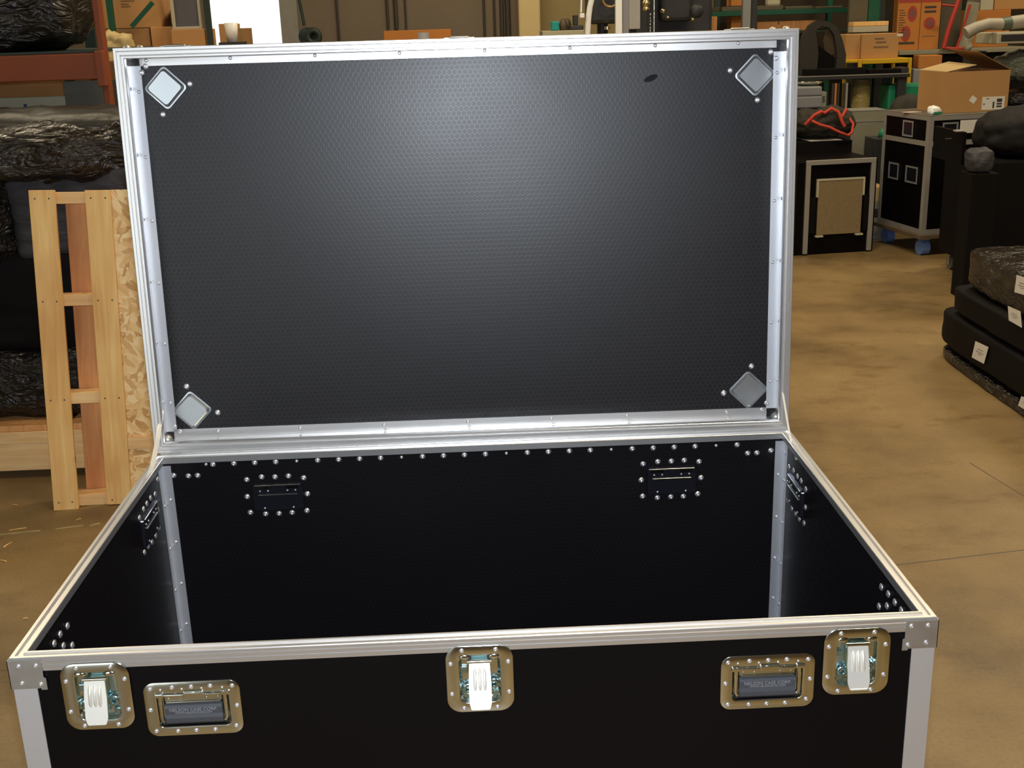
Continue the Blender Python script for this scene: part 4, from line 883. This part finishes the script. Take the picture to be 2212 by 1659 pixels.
a = at(2024, 300, 5.75).x; c = at(2080, 300, 5.30).x
MB().bbox(a, c, 5.30, 5.75, .792, at(2050, 287, 5.3).z, .004).build('body', M_lam, t2)
MB().bbox(at(2043, 300, 5.29).x, at(2056, 300, 5.29).x, 5.296, 5.2995, at(2050, 300, 5.3).z, at(2050, 298.5, 5.3).z, .0005).build('latch_edge', M_zinc, t2)
MB().bbox(c-.04, c+.01, 5.31, 5.36, at(2050, 287, 5.3).z+.001, at(2050, 287, 5.3).z+.012, .003).build('corner_fitting', M_grey, t2)
wrapped('draped_cloth', 'large black cloth draped over the goods at the right edge', 'cloth', at(2098, 300, 5.7).x, 5.3, 5.34, 6.0, .792, at(2150, 234, 5.4).z+.04, mat('black drape', (.009, .008, .008), .75, 0, .3, .3, 4, .6, 7, bdist=.04, stretch=(1, 1, .6)), 21, .04, 3.5, 3.4, cuts=20)
wrapped('round_cushion', 'round dark padded bundle hanging left of the draped cloth', 'bundle', at(2086, 340, 5.2).x, at(2150, 340, 5.2).x, 5.12, 5.32, at(2110, 372, 5.2).z, at(2110, 310, 5.2).z, M_cloth, 22, .015, 6, 3, cuts=12)
crate_box('low_bench', 'plain black bench under the round padded bundle', 'bench', at(2090, 370, 5.2).x, at(2148, 370, 5.2).x, 5.13, 5.30, 0, at(2110, 372, 5.2).z-.001, M_black)

# --- rolling equipment case with blue caster wheels
P0 = fl(1998, 556); RZ_ = math.radians(10)
rc = thing('rolling_case', 'tall black equipment case with grey edging and blue wheels', 'rolling case', (P0.x-.02, P0.y+.05, 0), RZ_)
Wc, Dc, z0, z1 = .62, .62, .155, .985
MB().bbox(.003, Wc-.003, .003, Dc-.003, z0+.02, z1-.003, .001).build('body', M_lam, rc)
e = .034
for (x, y) in ((0, 0), (Wc, 0), (0, Dc), (Wc, Dc)):
    sx = 1 if x == 0 else -1; sy = 1 if y == 0 else -1
    MB().prism([(x+sx*p, y+sy*q) for p, q in ((-.002, -.002), (e, -.002), (e, .0025), (.0025, .0025), (.0025, e), (-.002, e))], z0, z1).build('corner_angle', M_grey, rc)
for zz in (z0, z1-e, .775):
    MB().box(e, Wc-e, -.003, .0025, zz, zz+e).build('edge_trim', M_grey, rc); MB().box(-.003, .0025, e, Dc-e, zz, zz+e).build('edge_trim', M_grey, rc)
MB().box(-.003, Wc+.003, -.003, Dc+.003, z1-.0028, z1+.001).build('top_panel', mat('grey green top laminate', (.16, .15, .12), .5), rc)
MB().bbox(-.03, Wc+.03, -.03, Dc+.03, z0-.030, z0-.0005, .003).build('caster_board', mat('brown caster board', (.14, .10, .06), .7), rc)
M_zincb = mat('bright handle plate', (.82, .86, .90), .35, .8, .5)
def hw(nm, u0, u1, v0, v1, face, mt=M_zincb):
    mb = MB(); t_ = .004
    fr__ = .012
    for (a, b_, c, d) in ((u0, u1, v0, v0+fr__), (u0, u1, v1-fr__, v1), (u0, u0+fr__, v0+fr__, v1-fr__), (u1-fr__, u1, v0+fr__, v1-fr__)):
        if face == 'y': mb.box(a, b_, -t_-.003, -.0031, c, d)
        else: mb.box(-t_-.003, -.0031, a, b_, c, d)
    o = mb.build(nm, mt, rc)
    if face == 'y': MB().box(u0+fr__, u1-fr__, -.0045, .0, v0+fr__, v1-fr__).build('pan', M_dark, o)
    else: MB().box(-.0045, .0, u0+fr__, u1-fr__, v0+fr__, v1-fr__).build('pan', M_dark, o)
    return o
hw('latch', .20, .34, .822, .935, 'x'); hw('latch', .10, .22, .825, .935, 'y')
hw('recessed_handle', .10, .26, .50, .62, 'x'); hw('recessed_handle', .36, .50, .50, .62, 'x')
MB().box(.235, .40, -.0055, -.003, .855, .945).build('address_label', M_white, rc)
for (x, y) in ((.05, .05), (Wc-.06, .06), (.06, Dc-.06), (Wc-.06, Dc-.06)):
    fk = MB().bbox(x-.035, x+.035, y-.035, y+.035, z0-.046, z0-.0305, .003).build('caster_fork', M_zincdull, rc)
    MB().cyl((x-.030, y, .054), (x+.030, y, .054), .053, 24).build('caster_wheel', M_bluecaster, fk)
# things on it
cb_ = thing('open_carton', 'large open brown carton with white shipping labels on the rolling case', 'carton', (P0.x+.14, P0.y+.22, z1+.0015), RZ_-.07)
aw = .48; ad_ = .40; hh = .28
bxm = MB().box(0, aw, 0, .005, 0, hh).box(0, aw, ad_-.005, ad_, 0, hh).box(0, .005, .005, ad_-.005, 0, hh).box(aw-.005, aw, .005, ad_-.005, 0, hh).box(.005, aw-.005, .005, ad_-.005, 0, .005)
bxm.build('body', M_card, cb_)
MB().add([(.0, .0, hh), (.0, ad_, hh), (.22, ad_, hh+.05), (.22, 0, hh+.04), (0, 0, hh+.004), (0, ad_, hh+.004), (.22, ad_, hh+.054), (.22, 0, hh+.044)], [(3, 2, 1, 0), (4, 5, 6, 7), (0, 1, 5, 4), (1, 2, 6, 5), (2, 3, 7, 6), (3, 0, 4, 7)]).build('flap', M_cardy, cb_)
MB().add([(aw, .0, hh), (aw, ad_, hh), (aw-.26, ad_, hh+.14), (aw-.26, 0, hh+.13), (aw, 0, hh+.004), (aw, ad_, hh+.004), (aw-.26, ad_, hh+.144), (aw-.26, 0, hh+.134)], [(0, 1, 2, 3), (7, 6, 5, 4), (4, 5, 1, 0), (5, 6, 2, 1), (6, 7, 3, 2), (7, 4, 0, 3)]).build('flap', M_cardd, cb_)
lb = MB().box(.285, .455, -.0015, -.0002, .01, .10).build('shipping_label', M_white, cb_)
for (a, b_, c, d) in ((.365, .378, .02, .065), (.395, .435, .025, .037), (.395, .435, .043, .055), (.395, .435, .061, .085), (.295, .305, .045, .055), (.315, .335, .085, .09)): MB().box(a, b_, -.0022, -.0016, c, d).build('barcode', M_ink, lb)
MB().box(-.022, .022, -.0015, -.0002, -.022, .022, T(.215, 0, .085) @ RY(.6)).build('diamond_label', M_white, cb_)
t = thing('paper_bag', 'small crumpled white bag with green print on the rolling case', 'bag', (P0.x+.045, P0.y+.16, z1+.0015), .3)
lump(.085, .06, .055, 8, .012, 20, 3, 31).build('bag', M_whitep, t)
t.location.y -= .02
MB().box(-.035, .035, -.040, -.036, .006, .020).build('green_print', M_bin, t)
o = MB().bbox(-.06, .05, -.04, .04, 0, .006, .001).build('paper_slip', mat('pinkish white slip', (.65, .50, .42), .6), None, T(P0.x-.03, P0.y+.36, z1+.0015) @ RZ(.4)); tag(o, 'folded pinkish paper slip behind the white bag', 'paper')

# --- grey framed speaker and the covered box behind it
GL, GR = fl(1733, 552), fl(1880, 543)
ang = math.atan2(GR.y-GL.y, GR.x-GL.x); gw = (GR-GL).length
gc = thing('road_trunk', 'low black trunk front with grey metal frame and tan board', 'trunk', (GL.x, GL.y, 0), ang)
gh = .685
MB().bbox(-.06, gw+.02, .010, .55, 0, gh-.01, .004).build('body', M_lam, gc)
for (a, b_, c, d) in ((0, .034, .01, gh-.034), (gw-.034, gw, .01, gh-.034), (0, gw, gh-.0339, gh)): MB().bbox(a, b_, -.012, .0095, c, d, .003).build('frame_bar', M_grey, gc)
MB().bbox(.10, gw-.09, -.004, .0095, .145, .535, .001).build('carpet_board', M_carpet, gc)
MB().bbox(.085, gw-.075, -.008, .0095, .536, .55, .001).bbox(.085, .0995, -.008, .0095, .42, .5355, .001).bbox(gw-.0895, gw-.075, -.008, .0095, .42, .5355, .001).build('border_strip', M_pale, gc)
MB().bbox(.036, .0845, -.006, .0095, .16, .42, .001).build('side_pad', M_black, gc); MB().bbox(gw-.0745, gw-.036, -.006, .0095, .16, .42, .001).build('side_pad', M_black, gc)
for u in (.09, gw-.13): MB().bbox(u, u+.055, -.022, .0095, .13, .142, .001).build('ledge', M_pale, gc)
tb = thing('black_box', 'plain black box under the canvas tool bag', 'box', (GL.x-.10, GL.y+.57, 0), ang)
bt = at(1800, 305, GL.y+.6).z
MB().bbox(0, gw+.11, 0, .32, 0, bt, .004).build('body', M_black, tb)
MB().bbox(gw-.22, gw+.04, .02, .30, bt+.0005, bt+.004, .001).build('paper_sheet', M_white, tb)
# canvas tool bag with red webbing
bgp = at(1778, 300, GL.y+.72)
bag = thing('tool_bag', 'dark canvas tool bag with bright red webbing handles', 'bag', (bgp.x, GL.y+.78, bt+.009), ang)
lump(.44, .28, .22, 16, .045, 7, 3.2, 33).build('bag_body', M_fabric, bag)
MB().tube([(-.19, -.14, .12), (-.14, -.18, .19), (-.08, -.17, .215), (-.05, -.16, .20), (.0, -.17, .235), (.05, -.18, .21), (.08, -.20, .13), (.10, -.20, .10)], .013, 8).build('red_handle', M_redc, bag)
MB().tube([(-.16, -.19, .15), (-.10, -.21, .12), (-.03, -.215, .10), (.05, -.22, .06), (.13, -.20, .03), (.17, -.18, .05), (.19, -.15, .11), (.17, -.12, .15)], .011, 8).build('red_handle', M_redc, bag)
MB().tube([(.08, -.14, .13), (.12, -.13, .19), (.15, -.10, .22)], .011, 8).build('red_strap', M_redc, bag)
# toolbox on a stand
tp0 = at(1722, 210, 7.7); tp1 = at(1788, 210, 7.7); zb_, zt_ = at(1760, 233, 7.7).z, at(1760, 187, 7.7).z
ts = thing('grey_toolbox', 'grey two tone plastic toolbox beside the lid corner', 'toolbox', (0, 7.7, zb_))
MB().bbox(tp0.x-.2, tp1.x-.045, 0, .3, 0, (zt_-zb_)*.55, .01).build('body', M_tool, ts); MB().bbox(tp0.x-.2, tp1.x-.045, .004, .296, (zt_-zb_)*.56, zt_-zb_, .012).build('lid', M_tool, ts)
MB().bbox(tp1.x-.044, tp1.x, .03, .26, 0, (zt_-zb_)*.72, .004).build('side_bracket', M_beige, ts); MB().bbox(tp1.x-.035, tp1.x-.012, .0255, .0295, .04, .09, .001).build('side_catch', M_zinc, ts)
crate_box('black_cabinet', 'plain black cabinet hidden behind the tool bag carrying the toolbox', 'cabinet', tp0.x-.25, tp1.x+.02, 7.68, 8.02, 0, zb_-.001, M_black)
# beige case
bz = at(1880, 238, 7.75).z
bc = thing('beige_case', 'beige grey case with metal edges behind the rolling case', 'case', (0, 7.7, 0))
xa, xb = at(1838, 280, 7.7).x, at(1914, 280, 7.7).x
MB().bbox(xa, xb, .0, .27, .0, bz-.002, .004).build('body', M_beige, bc)
MB().box(xa-.10, xb, -.003, .27, bz-.0015, bz+.004).box(xa, xb, -.005, -.0005, bz-.085, bz-.075).build('edge_trim', M_grey, bc)
MB().bbox(xa-.10, xa-.001, .01, .27, 0, bz-.002, .004).build('side_panel', M_steel, bc)
# little boxes between trunk and rolling case
q0, q1 = at(1886, 440, 7.15).x, at(1912, 440, 7.15).x; zc = 0
for (py0, py1, m, lab) in ((520, 470, M_grey, 'grey metal block lowest in the heap between trunk and rolling case'), (468, 452, M_steel, 'dark flat block second in the heap beside the rolling case'),
                           (450, 436, M_beige, 'beige flat block third in the heap beside the rolling case'), (434, 404, M_cardy, 'tan little carton topmost in the heap beside the rolling case')):
    zt2 = at(1898, py1, 7.15).z; o = crate_box('stored_block' if m is not M_cardy else 'small_carton', lab, 'block' if m is not M_cardy else 'carton', q0, q1, 7.15, 7.35, zc+.0005, zt2, m); zc = zt2
crate_box('dark_cabinet', 'narrow dark cabinet between the trunk and the rolling case', 'cabinet', at(1886, 380, 7.4).x, at(1918, 380, 7.4).x, 7.4, 7.65, 0, at(1900, 300, 7.4).z, M_steel)
t = MB().lathe([(0, .07), (.03, .065), (.05, .04), (.055, 0), (0, 0)], 18).build('plastic_cup', M_bin, None, T(at(1914, 295, 7.5).x, 7.52, at(1900, 300, 7.4).z+.0005)); tag(t, 'small round green cup upside down on the narrow dark cabinet', 'cup')
# steel workbench
Y = 8.1
zt = at(1850, 161, Y).z
wb_ = thing('steel_workbench', 'dark steel workbench with thin bright front edge', 'workbench')
xa, xb = at(1700, 165, Y).x, at(1966, 165, Y).x
MB().bbox(xa, xb, Y, Y+.45, zt-.035, zt, .003).build('bench_top', M_steel, wb_); MB().box(xa, xb, Y-.003, Y-.0005, zt-.008, zt).build('bright_edge', M_grey, wb_)
for x in (xa+.04, xb-.05):
    for y in (Y+.03, Y+.36): MB().bbox(x-.035, x+.035, y, y+.06, 0, zt-.036, .003).build('leg', M_steel, wb_)
def onb(nm, lab, cat, px0, px1, pyt, Yy, dep, m, b=.004, base=None): return onz(nm, lab, cat, px0, px1, pyt, Yy, dep, (zt if base is None else base)+.0005, m, b)
onb('tool_case', 'flat black tool case on the bench left of the yellow leg', 'case', 1740, 1872, 148, Y+.02, .10, M_black)
onb('tool_case', 'flat black tool case on the bench right of the yellow leg', 'case', 1876, 1946, 149, Y+.02, .10, M_black)
onb('dark_block', 'short dark block at the right end of the bench', 'block', 1948, 1964, 146, Y+.02, .2, M_steel)
dsh = MB().lathe([(0, 0), (.07, 0), (.12, .03), (.118, .034), (.068, .005), (0, .005)], 24).build('metal_dish', M_zinc, None, T(at(1752, 170, 7.72).x, 7.70, zt_+.001)); tag(dsh, 'shiny shallow metal dish on top of the toolbox', 'dish')
dsh.location = (at(1752, 172, 7.8).x, 7.85, zt_+.002)
cn = MB().lathe([(0, 0), (.068, 0), (.068, .08), (.062, .09), (0, .09)], 24).build('steel_pot', M_zincdull, None, T(at(1788, 140, Y+.33).x, Y+.362, zt+.0005)); tag(cn, 'dull steel pot behind the dark tool case on the bench', 'pot')
# rods and film roll under the bench
rods = thing('rod_rack', 'rack of thin dark upright rods below the bench', 'rack')
for i, px in enumerate(range(1800, 1842, 6)):
    x = at(px, 210, Y-.12).x; MB().cyl((x, Y-.10, .02), (x, Y-.10, zt-.06), .010, 8).build('rod', (M_steel, M_cardo, M_steel, M_black, M_steel, M_grey, M_black)[i % 7], rods)
MB().bbox(at(1796, 210, Y-.1).x, at(1844, 210, Y-.1).x, Y-.13, Y-.06, 0, .0195, .003).build('rack_foot', M_steel, rods)
x = at(1860, 200, Y+.2).x; fr2 = MB().lathe([(.0, 0), (.075, 0), (.08, .02), (.075, zt-.05), (0, zt-.05)], 18).build('film_roll', filmmat('yellowed clear film', (.38, .30, .10), .3, 12, .6), None, T(x, Y+.2, 0)); tag(fr2, 'tall yellowish film roll standing under the bench', 'roll')
bn2 = crate_box('green_bin', 'big green plastic bin behind the grey hump at the right', 'bin', at(1918, 210, 8.2).x, at(2030, 210, 8.2).x, 8.20, 8.44, 0, at(1970, 182, 8.2).z, M_bin, .02)
wrapped('covered_hump', 'dull olive hump between the green bin and the rolling case', 'cover', at(1922, 230, 7.75).x, at(2030, 230, 7.7).x, 7.74, 8.06, .0, at(1970, 200, 7.72).z, M_fabric, 41, .02, 5, 3, cuts=14)
# yellow cart with cartons
Y = 8.62
yc = thing('yellow_cart', 'yellow tubular steel cart carrying the tan cartons', 'cart')
za1, = (at(1900, 127, Y).z,)
xa, xb = at(1853, 130, Y).x, at(1968, 130, Y).x
MB().bbox(xa-.10, xb, Y+.001, Y+.42, za1-.028, za1, .006).build('cart_top', M_yellow, yc)
for x in (xa, xb-.03): MB().bbox(x, x+.03, Y-.03, Y, 0, za1+.002, .006).build('leg', M_yellow, yc)
MB().bbox(xa+.031, xb-.031, Y-.03, Y, za1-.04, za1+.002, .006).build('top_rail', M_yellow, yc)
for x in (xa, xb-.03): MB().bbox(x, x+.03, Y+.38, Y+.41, 0, za1-.029, .006).build('leg', M_yellow, yc)
a1, a2, a3 = at(1829, 100, Y+.05).x, at(1862, 100, Y+.05).x, at(1941, 100, Y+.05).x; zt3 = at(1890, 73, Y+.05).z
k1 = crate_box('storage_carton', 'narrow tan carton on the yellow cart, left of the wider one', 'carton', a1, a2-.003, Y+.08, Y+.38, za1+.0005, zt3, M_card)
k2 = crate_box('storage_carton', 'wide tan carton on the yellow cart with small print', 'carton', a2, a3, Y+.05, Y+.40, za1+.0005, zt3, M_card)
for i, (u, v, w_) in enumerate(((-.05, .16, .08), (-.04, .13, .09), (-.06, .09, .13))): part_on(k2, 'print_line', M_inkb, u, u+w_, v, v+.012, -.175)
part_on(k2, 'white_tag', M_white, .14, .19, .18, .20, -.175)
# long ledge with orange cartons and hand truck
Y = 9.6
za2 = at(2000, 108, Y).z
lg = thing('back_counter', 'long dark counter along the back carrying the orange cartons', 'counter')
xa, xb = at(1943, 108, Y).x, at(2230, 108, Y).x
MB().bbox(xa, xb, Y, Y+.7, za2-.04, za2, .004).build('counter_top', M_beige, lg); MB().bbox(xa+.02, xb, Y+.05, Y+.68, 0, za2-.041, .004).build('counter_body', M_black, lg)
def orange(px0, px1, lab, yy):
    a = at(px0, 50, yy).x; c = at(px1, 50, yy).x
    o = MB().bbox(-(c-a)/2, (c-a)/2, 0, .12, 0, .80, .003).build('tall_carton', M_cardo, None, T((a+c)/2, yy, za2+.0005)); tag(o, lab, 'carton', None)
    return o, (c-a)/2
o1, h1 = orange(1938, 1987, 'tall orange printed carton with two red ovals on the counter', Y+.10)
o2, h2 = orange(1988, 2030, 'tall orange printed carton with one red disc on the counter', Y+.10)
def disc(o, u, v, r, m, sq=1, d=-.0015): MB().cyl((0, d, 0), (0, -.0003, 0), r, 24).build('printed_disc', m, o, T(u, 0, v) @ Matrix.Diagonal((1, 1, sq, 1)))
M_redp = mat('red print', (.42, .05, .025), .7); M_mau = mat('mauve print', (.22, .08, .07), .7)
disc(o1, .03, .33, .045, M_redp, 1.6); disc(o1, .03, .33, .026, M_mau, 1.7, -.0022); disc(o1, -.02, .15, .045, M_redp, 1.6); disc(o1, -.02, .15, .026, M_mau, 1.7, -.0022)
disc(o2, -.005, .24, .055, M_redp); disc(o2, -.005, .24, .033, M_mau, 1, -.0022)
for o, h_ in ((o1, h1), (o2, h2)): MB().box(-h_+.004, h_-.004, -.0015, -.0003, .43, .50).build('print_band', M_redp, o)
for i in range(11): MB().box(-h1+.015, -h1+.06+.01*(i % 3), -.0015, -.0003, .36-.022*i, .366-.022*i).build('print_line', M_ink, o1)
MB().box(-h1+.02, h1-.04, -.0024, -.0016, .45, .475).build('print_line', M_mau, o1); MB().box(-h1+.012, h1-.04, -.0015, -.0003, .055, .075).build('print_line', M_ink, o1)
for v in (.335, .375): MB().box(-.06, .05, -.0015, -.0003, v, v+.02).build('print_line', M_ink, o2)
MB().box(-.07, .06, -.0015, -.0003, .12, .126).build('print_line', M_inkb, o2)
# red hand truck leaning
ht = thing('hand_truck', 'red tubular hand truck leaning right of the orange cartons', 'hand truck')
yy = Y-.03
MB().tube([at(2038, 104, yy), at(2050, 60, yy), at(2068, 8, yy), at(2080, -30, yy)], .022, 10).build('side_rail', M_red, ht)
MB().tube([at(2066, 104, yy+.02), at(2078, 70, yy+.02), at(2096, 10, yy+.02)], .012, 10).build('side_rail', M_red, ht)
MB().tube([at(2038, 104, yy), at(2066, 105, yy+.01), at(2092, 104, yy+.02)], .014, 10).build('foot_bar', M_red, ht); MB().tube([at(2034, 10, yy), at(2070, 14, yy)], .010, 8).build('cross_bar', M_red, ht)
o = MB().bbox(-.10, .10, 0, .03, 0, .75, .003).build('grey_board', M_trough, None, T(at(2052, 60, yy+.3).x, yy+.30, za2+.0005)); tag(o, 'dull olive board leaning behind the red hand truck', 'board')
o = MB().bbox(-.06, .06, 0, .02, 0, .42, .003).build('pale_board', M_beige, None, T(at(2082, 60, yy+.18).x, yy+.12, za2+.0005) @ RY(.12)); tag(o, 'pale narrow board right of the red hand truck', 'board')
crate_box('storage_carton', 'orange brown carton on the counter behind the paper roll', 'carton', at(2098, 70, Y+.3).x, at(2180, 70, Y+.3).x, Y+.3, Y+.65, za2+.0005, at(2130, 22, Y+.3).z, M_cardo)
tpc = crate_box('storage_carton', 'tan carton high at the right edge of the picture', 'carton', at(2150, 0, Y+.31).x, at(2225, 0, Y+.31).x, Y+.32, Y+.64, at(2130, 22, Y+.3).z+.001, at(2130, -60, Y+.3).z, M_card)
crate_box('cream_carton', 'cream carton beside the tan one at the top right', 'carton', at(2120, 0, Y+.31).x, at(2148, 0, Y+.31).x, Y+.32, Y+.64, at(2130, 22, Y+.3).z+.001, at(2130, -60, Y+.3).z, M_pale)
# carton and bits on the lower ledge in front
t = crate_box('flat_carton', 'tilted orange brown carton just left of the open carton', 'carton', at(1992, 133, 8.6).x, at(2040, 133, 8.6).x, 8.63, 8.84, at(2010, 149, 8.5).z, at(2010, 120, 8.6).z, M_cardo, rz=-.12)
crate_box('grey_machine', 'grey machine housing under the tilted orange brown carton', 'machine', at(1994, 160, 8.4).x, at(2040, 160, 8.4).x, 8.62, 8.85, 0, at(2010, 149, 8.5).z-.001, M_tool, .01)
# right edge: table with roll, equipment and clear plastic
Y = 7.6
zt4 = at(2180, 236, Y).z
tbx = thing('side_table', 'dark table at the right edge under the clear plastic', 'table')
xa, xb = at(2178, 236, Y).x, at(2330, 236, Y).x
MB().bbox(xa, xb, Y, Y+.8, zt4-.04, zt4, .004).build('table_top', M_steel, tbx)
for x in (xa+.04, xb-.04):
    for y in (Y+.04, Y+.7): MB().bbox(x-.03, x+.03, y, y+.05, 0, zt4-.041, .003).build('leg', M_steel, tbx)
wrapped('plastic_bags', 'dark crumpled plastic heap lowest at the right edge', 'bag', xa+.01, xb, Y+.01, Y+.6, zt4+.001, at(2190, 188, Y).z, M_film, 51, .03, 7, 3, cuts=14)
zz = at(2190, 187, Y).z+.02
wrapped('plastic_bags', 'crumpled clear plastic heap at the right edge above the dark one', 'bag', xa-.02, xb, Y+.01, Y+.6, zz, at(2190, 98, Y).z, M_clear, 52, .04, 6, 3, cuts=18)
zz = at(2190, 98, Y).z+.012
mc = thing('projector', 'dark and tan equipment box on top of the clear plastic heap', 'equipment box', (at(2165, 80, Y).x, Y+.02, zz))
MB().bbox(-.03, .6, 0, .4, 0, at(2190, 70, Y).z-zz, .008).build('body', M_pale, mc); MB().bbox(.0, .6, -.006, -.0005, .02, at(2190, 70, Y).z-zz-.015, .002).build('dark_front', M_steel, mc)
z5 = at(2190, 61, Y).z
rl = thing('paper_roll', 'bent pale grey roll with a green band along the top right', 'roll')
MB().tube([at(2086, 72, Y+.1), at(2108, 60, Y+.1), at(2135, 52, Y+.1), at(2165, 52, Y+.1)], [.05, .045, .045, .045], 16).build('roll', mat('pale grey roll', (.42, .38, .30), .6), rl)
MB().tube([at(2165.5, 52, Y+.1), at(2182, 50, Y+.1)], .05, 16).build('green_band', mat('grey green tape', (.10, .14, .10), .5), rl)
MB().tube([at(2182.5, 50, Y+.1), at(2240, 42, Y+.1)], .052, 16).build('roll', bpy.data.materials['pale grey roll'], rl)
wrapped('clear_bag', 'pale crumpled bag hanging left of the dark fronted equipment box', 'bag', at(2116, 85, Y+.2).x, at(2137, 85, Y+.2).x, Y+.45, Y+.57, at(2140, 112, Y+.2).z, at(2140, 62, Y+.2).z, mat('cream bag', (.5, .46, .34), .4), 53, .012, 14, 3, cuts=10)
crate_box('timber_stand', 'dark stand under the pale crumpled bag', 'stand', at(2122, 150, Y+.2).x, at(2156, 150, Y+.2).x, Y+.44, Y+.60, 0, at(2140, 112, Y+.2).z-.001, M_steel)
# dark curved seat shell behind the lid corner
cs = thing('chair_shell', 'big dark curved chair shell standing on the workbench right of the lid corner', 'chair shell', (at(1776, 160, 8.3).x, 8.3, 0))
c = cs.location.x; zbench = at(1850, 161, 8.1).z
out = [(1728, 165), (1728, 118), (1733, 80), (1748, 55), (1765, 43), (1790, 46), (1808, 58), (1820, 85), (1828, 118), (1825, 150), (1812, 165)]
inn = [(1765, 150), (1768, 115), (1765, 85), (1762, 66), (1775, 56), (1792, 60), (1802, 75), (1806, 100), (1808, 125), (1806, 145), (1800, 160)]
vs = []
for yy, dz in ((0, 0), (.05, 0)):
    for L_ in (out, inn):
        for (px, py) in L_: p = at(px, min(py, 200), 8.27); vs.append((p.x-c, yy-.03, max(p.z, zbench+.001)))
n = len(out); fs = []
for i in range(n-1): fs += [(i, i+1, n+i+1, n+i), (2*n+i, 3*n+i, 3*n+i+1, 2*n+i+1), (i, 2*n+i, 2*n+i+1, i+1), (n+i, n+i+1, 3*n+i+1, 3*n+i)]
fs += [(0, n, 3*n, 2*n), (n-1, 3*n-1, 4*n-1, 2*n-1)]
MB().add(vs, fs).build('shell', mat('dark brown shell', (.035, .028, .022), .7), cs)

def flat(nm, pts, yy, th, m, par):
    vs = [tuple(at(px, py, yy)-par.location) for px, py in pts]; n = len(vs); vs += [(v[0], v[1]+th, v[2]) for v in vs]
    return MB().add(vs, [tuple(range(n)), tuple(range(n, 2*n))[::-1]] + [(i, (i+1) % n, n+(i+1) % n, n+i) for i in range(n)]).build(nm, m, par)
flat('brown_pad', [(1783, 112), (1779, 90), (1786, 66), (1797, 62), (1806, 84), (1808, 112), (1796, 120)], 8.345, .02, mat('dark brown vinyl', (.075, .045, .02), .6), cs)
flat('dark_backing', [(1750, 158), (1752, 118), (1762, 96), (1770, 100), (1800, 122), (1815, 126), (1806, 158)], 8.325, .015, M_black, cs)
# added dark racking and sheet, standing in for gloom at the back wall
dr = thing('added_dark_racking', 'added dark racking and sheet standing in for gloom along the back wall', 'racking')
xa, xb = at(1545, 60, 10.6).x, XR-.3
for k in range(4): MB().bbox(xa+(xb-xa)*k/3-.03, xa+(xb-xa)*k/3+.03, 10.5, 10.56, 0, 3.6, .003).build('upright', M_dgreen, dr)
MB().bbox(xa+.04, xb-.04, 10.6, 10.64, 0, 3.4, .003).build('gloom_sheet', mat('dark gloom brown', (.045, .032, .02), .8, 0, .2, .4, 3), dr)
# small things on the floor at the left
M_tape = mat('worn cream floor tape', (.42, .33, .16), .7, 0, .2, .3, 30)
for i, (q0, q1, lab) in enumerate((((0, 1155), (88, 1146), 'worn cream tape strip on the floor at the left edge'), ((120, 1143), (180, 1135), 'worn cream tape strip in the middle of the broken line'), ((194, 1136), (216, 1130), 'short worn tape strip nearest the flight case'))):
    a, c = fl(*q0), fl(*q1); d = (c-a).normalized(); n_ = Vector((-d.y, d.x, 0))*.006
    o = MB().prism([tuple((a-n_)[:2]), tuple((c-n_)[:2]), tuple((c+n_)[:2]), tuple((a+n_)[:2])], .0002, .0007).build('floor_tape', M_tape); tag(o, lab, 'tape', 'tape strips on the floor')
for i, (q0, q1, lab) in enumerate((((20, 1147), (57, 1141), 'long pale wood splinter just above the floor tape'), ((164, 1125), (175, 1121), 'short wood splinter below the slatted crate'), ((26, 1091), (38, 1092), 'small orange splinter left of the crate foot'),
                                  ((8, 1183), (26, 1172), 'slanting thin splinter below the tape at the left edge'), ((2, 1211), (14, 1214), 'stubby orange wood chip at the left edge'), ((50, 1338), (60, 1336), 'tiny pale chip on the floor nearest the case corner'))):
    a, c = fl(*q0), fl(*q1); o = MB().strip([a+Vector((0, 0, .002)), (a+c)/2+Vector((0, 0, .003)), c+Vector((0, 0, .002))], (.002, .004, 0), .002).build('wood_splinter', M_pine); tag(o, lab, 'splinter', 'wood splinters on the floor')
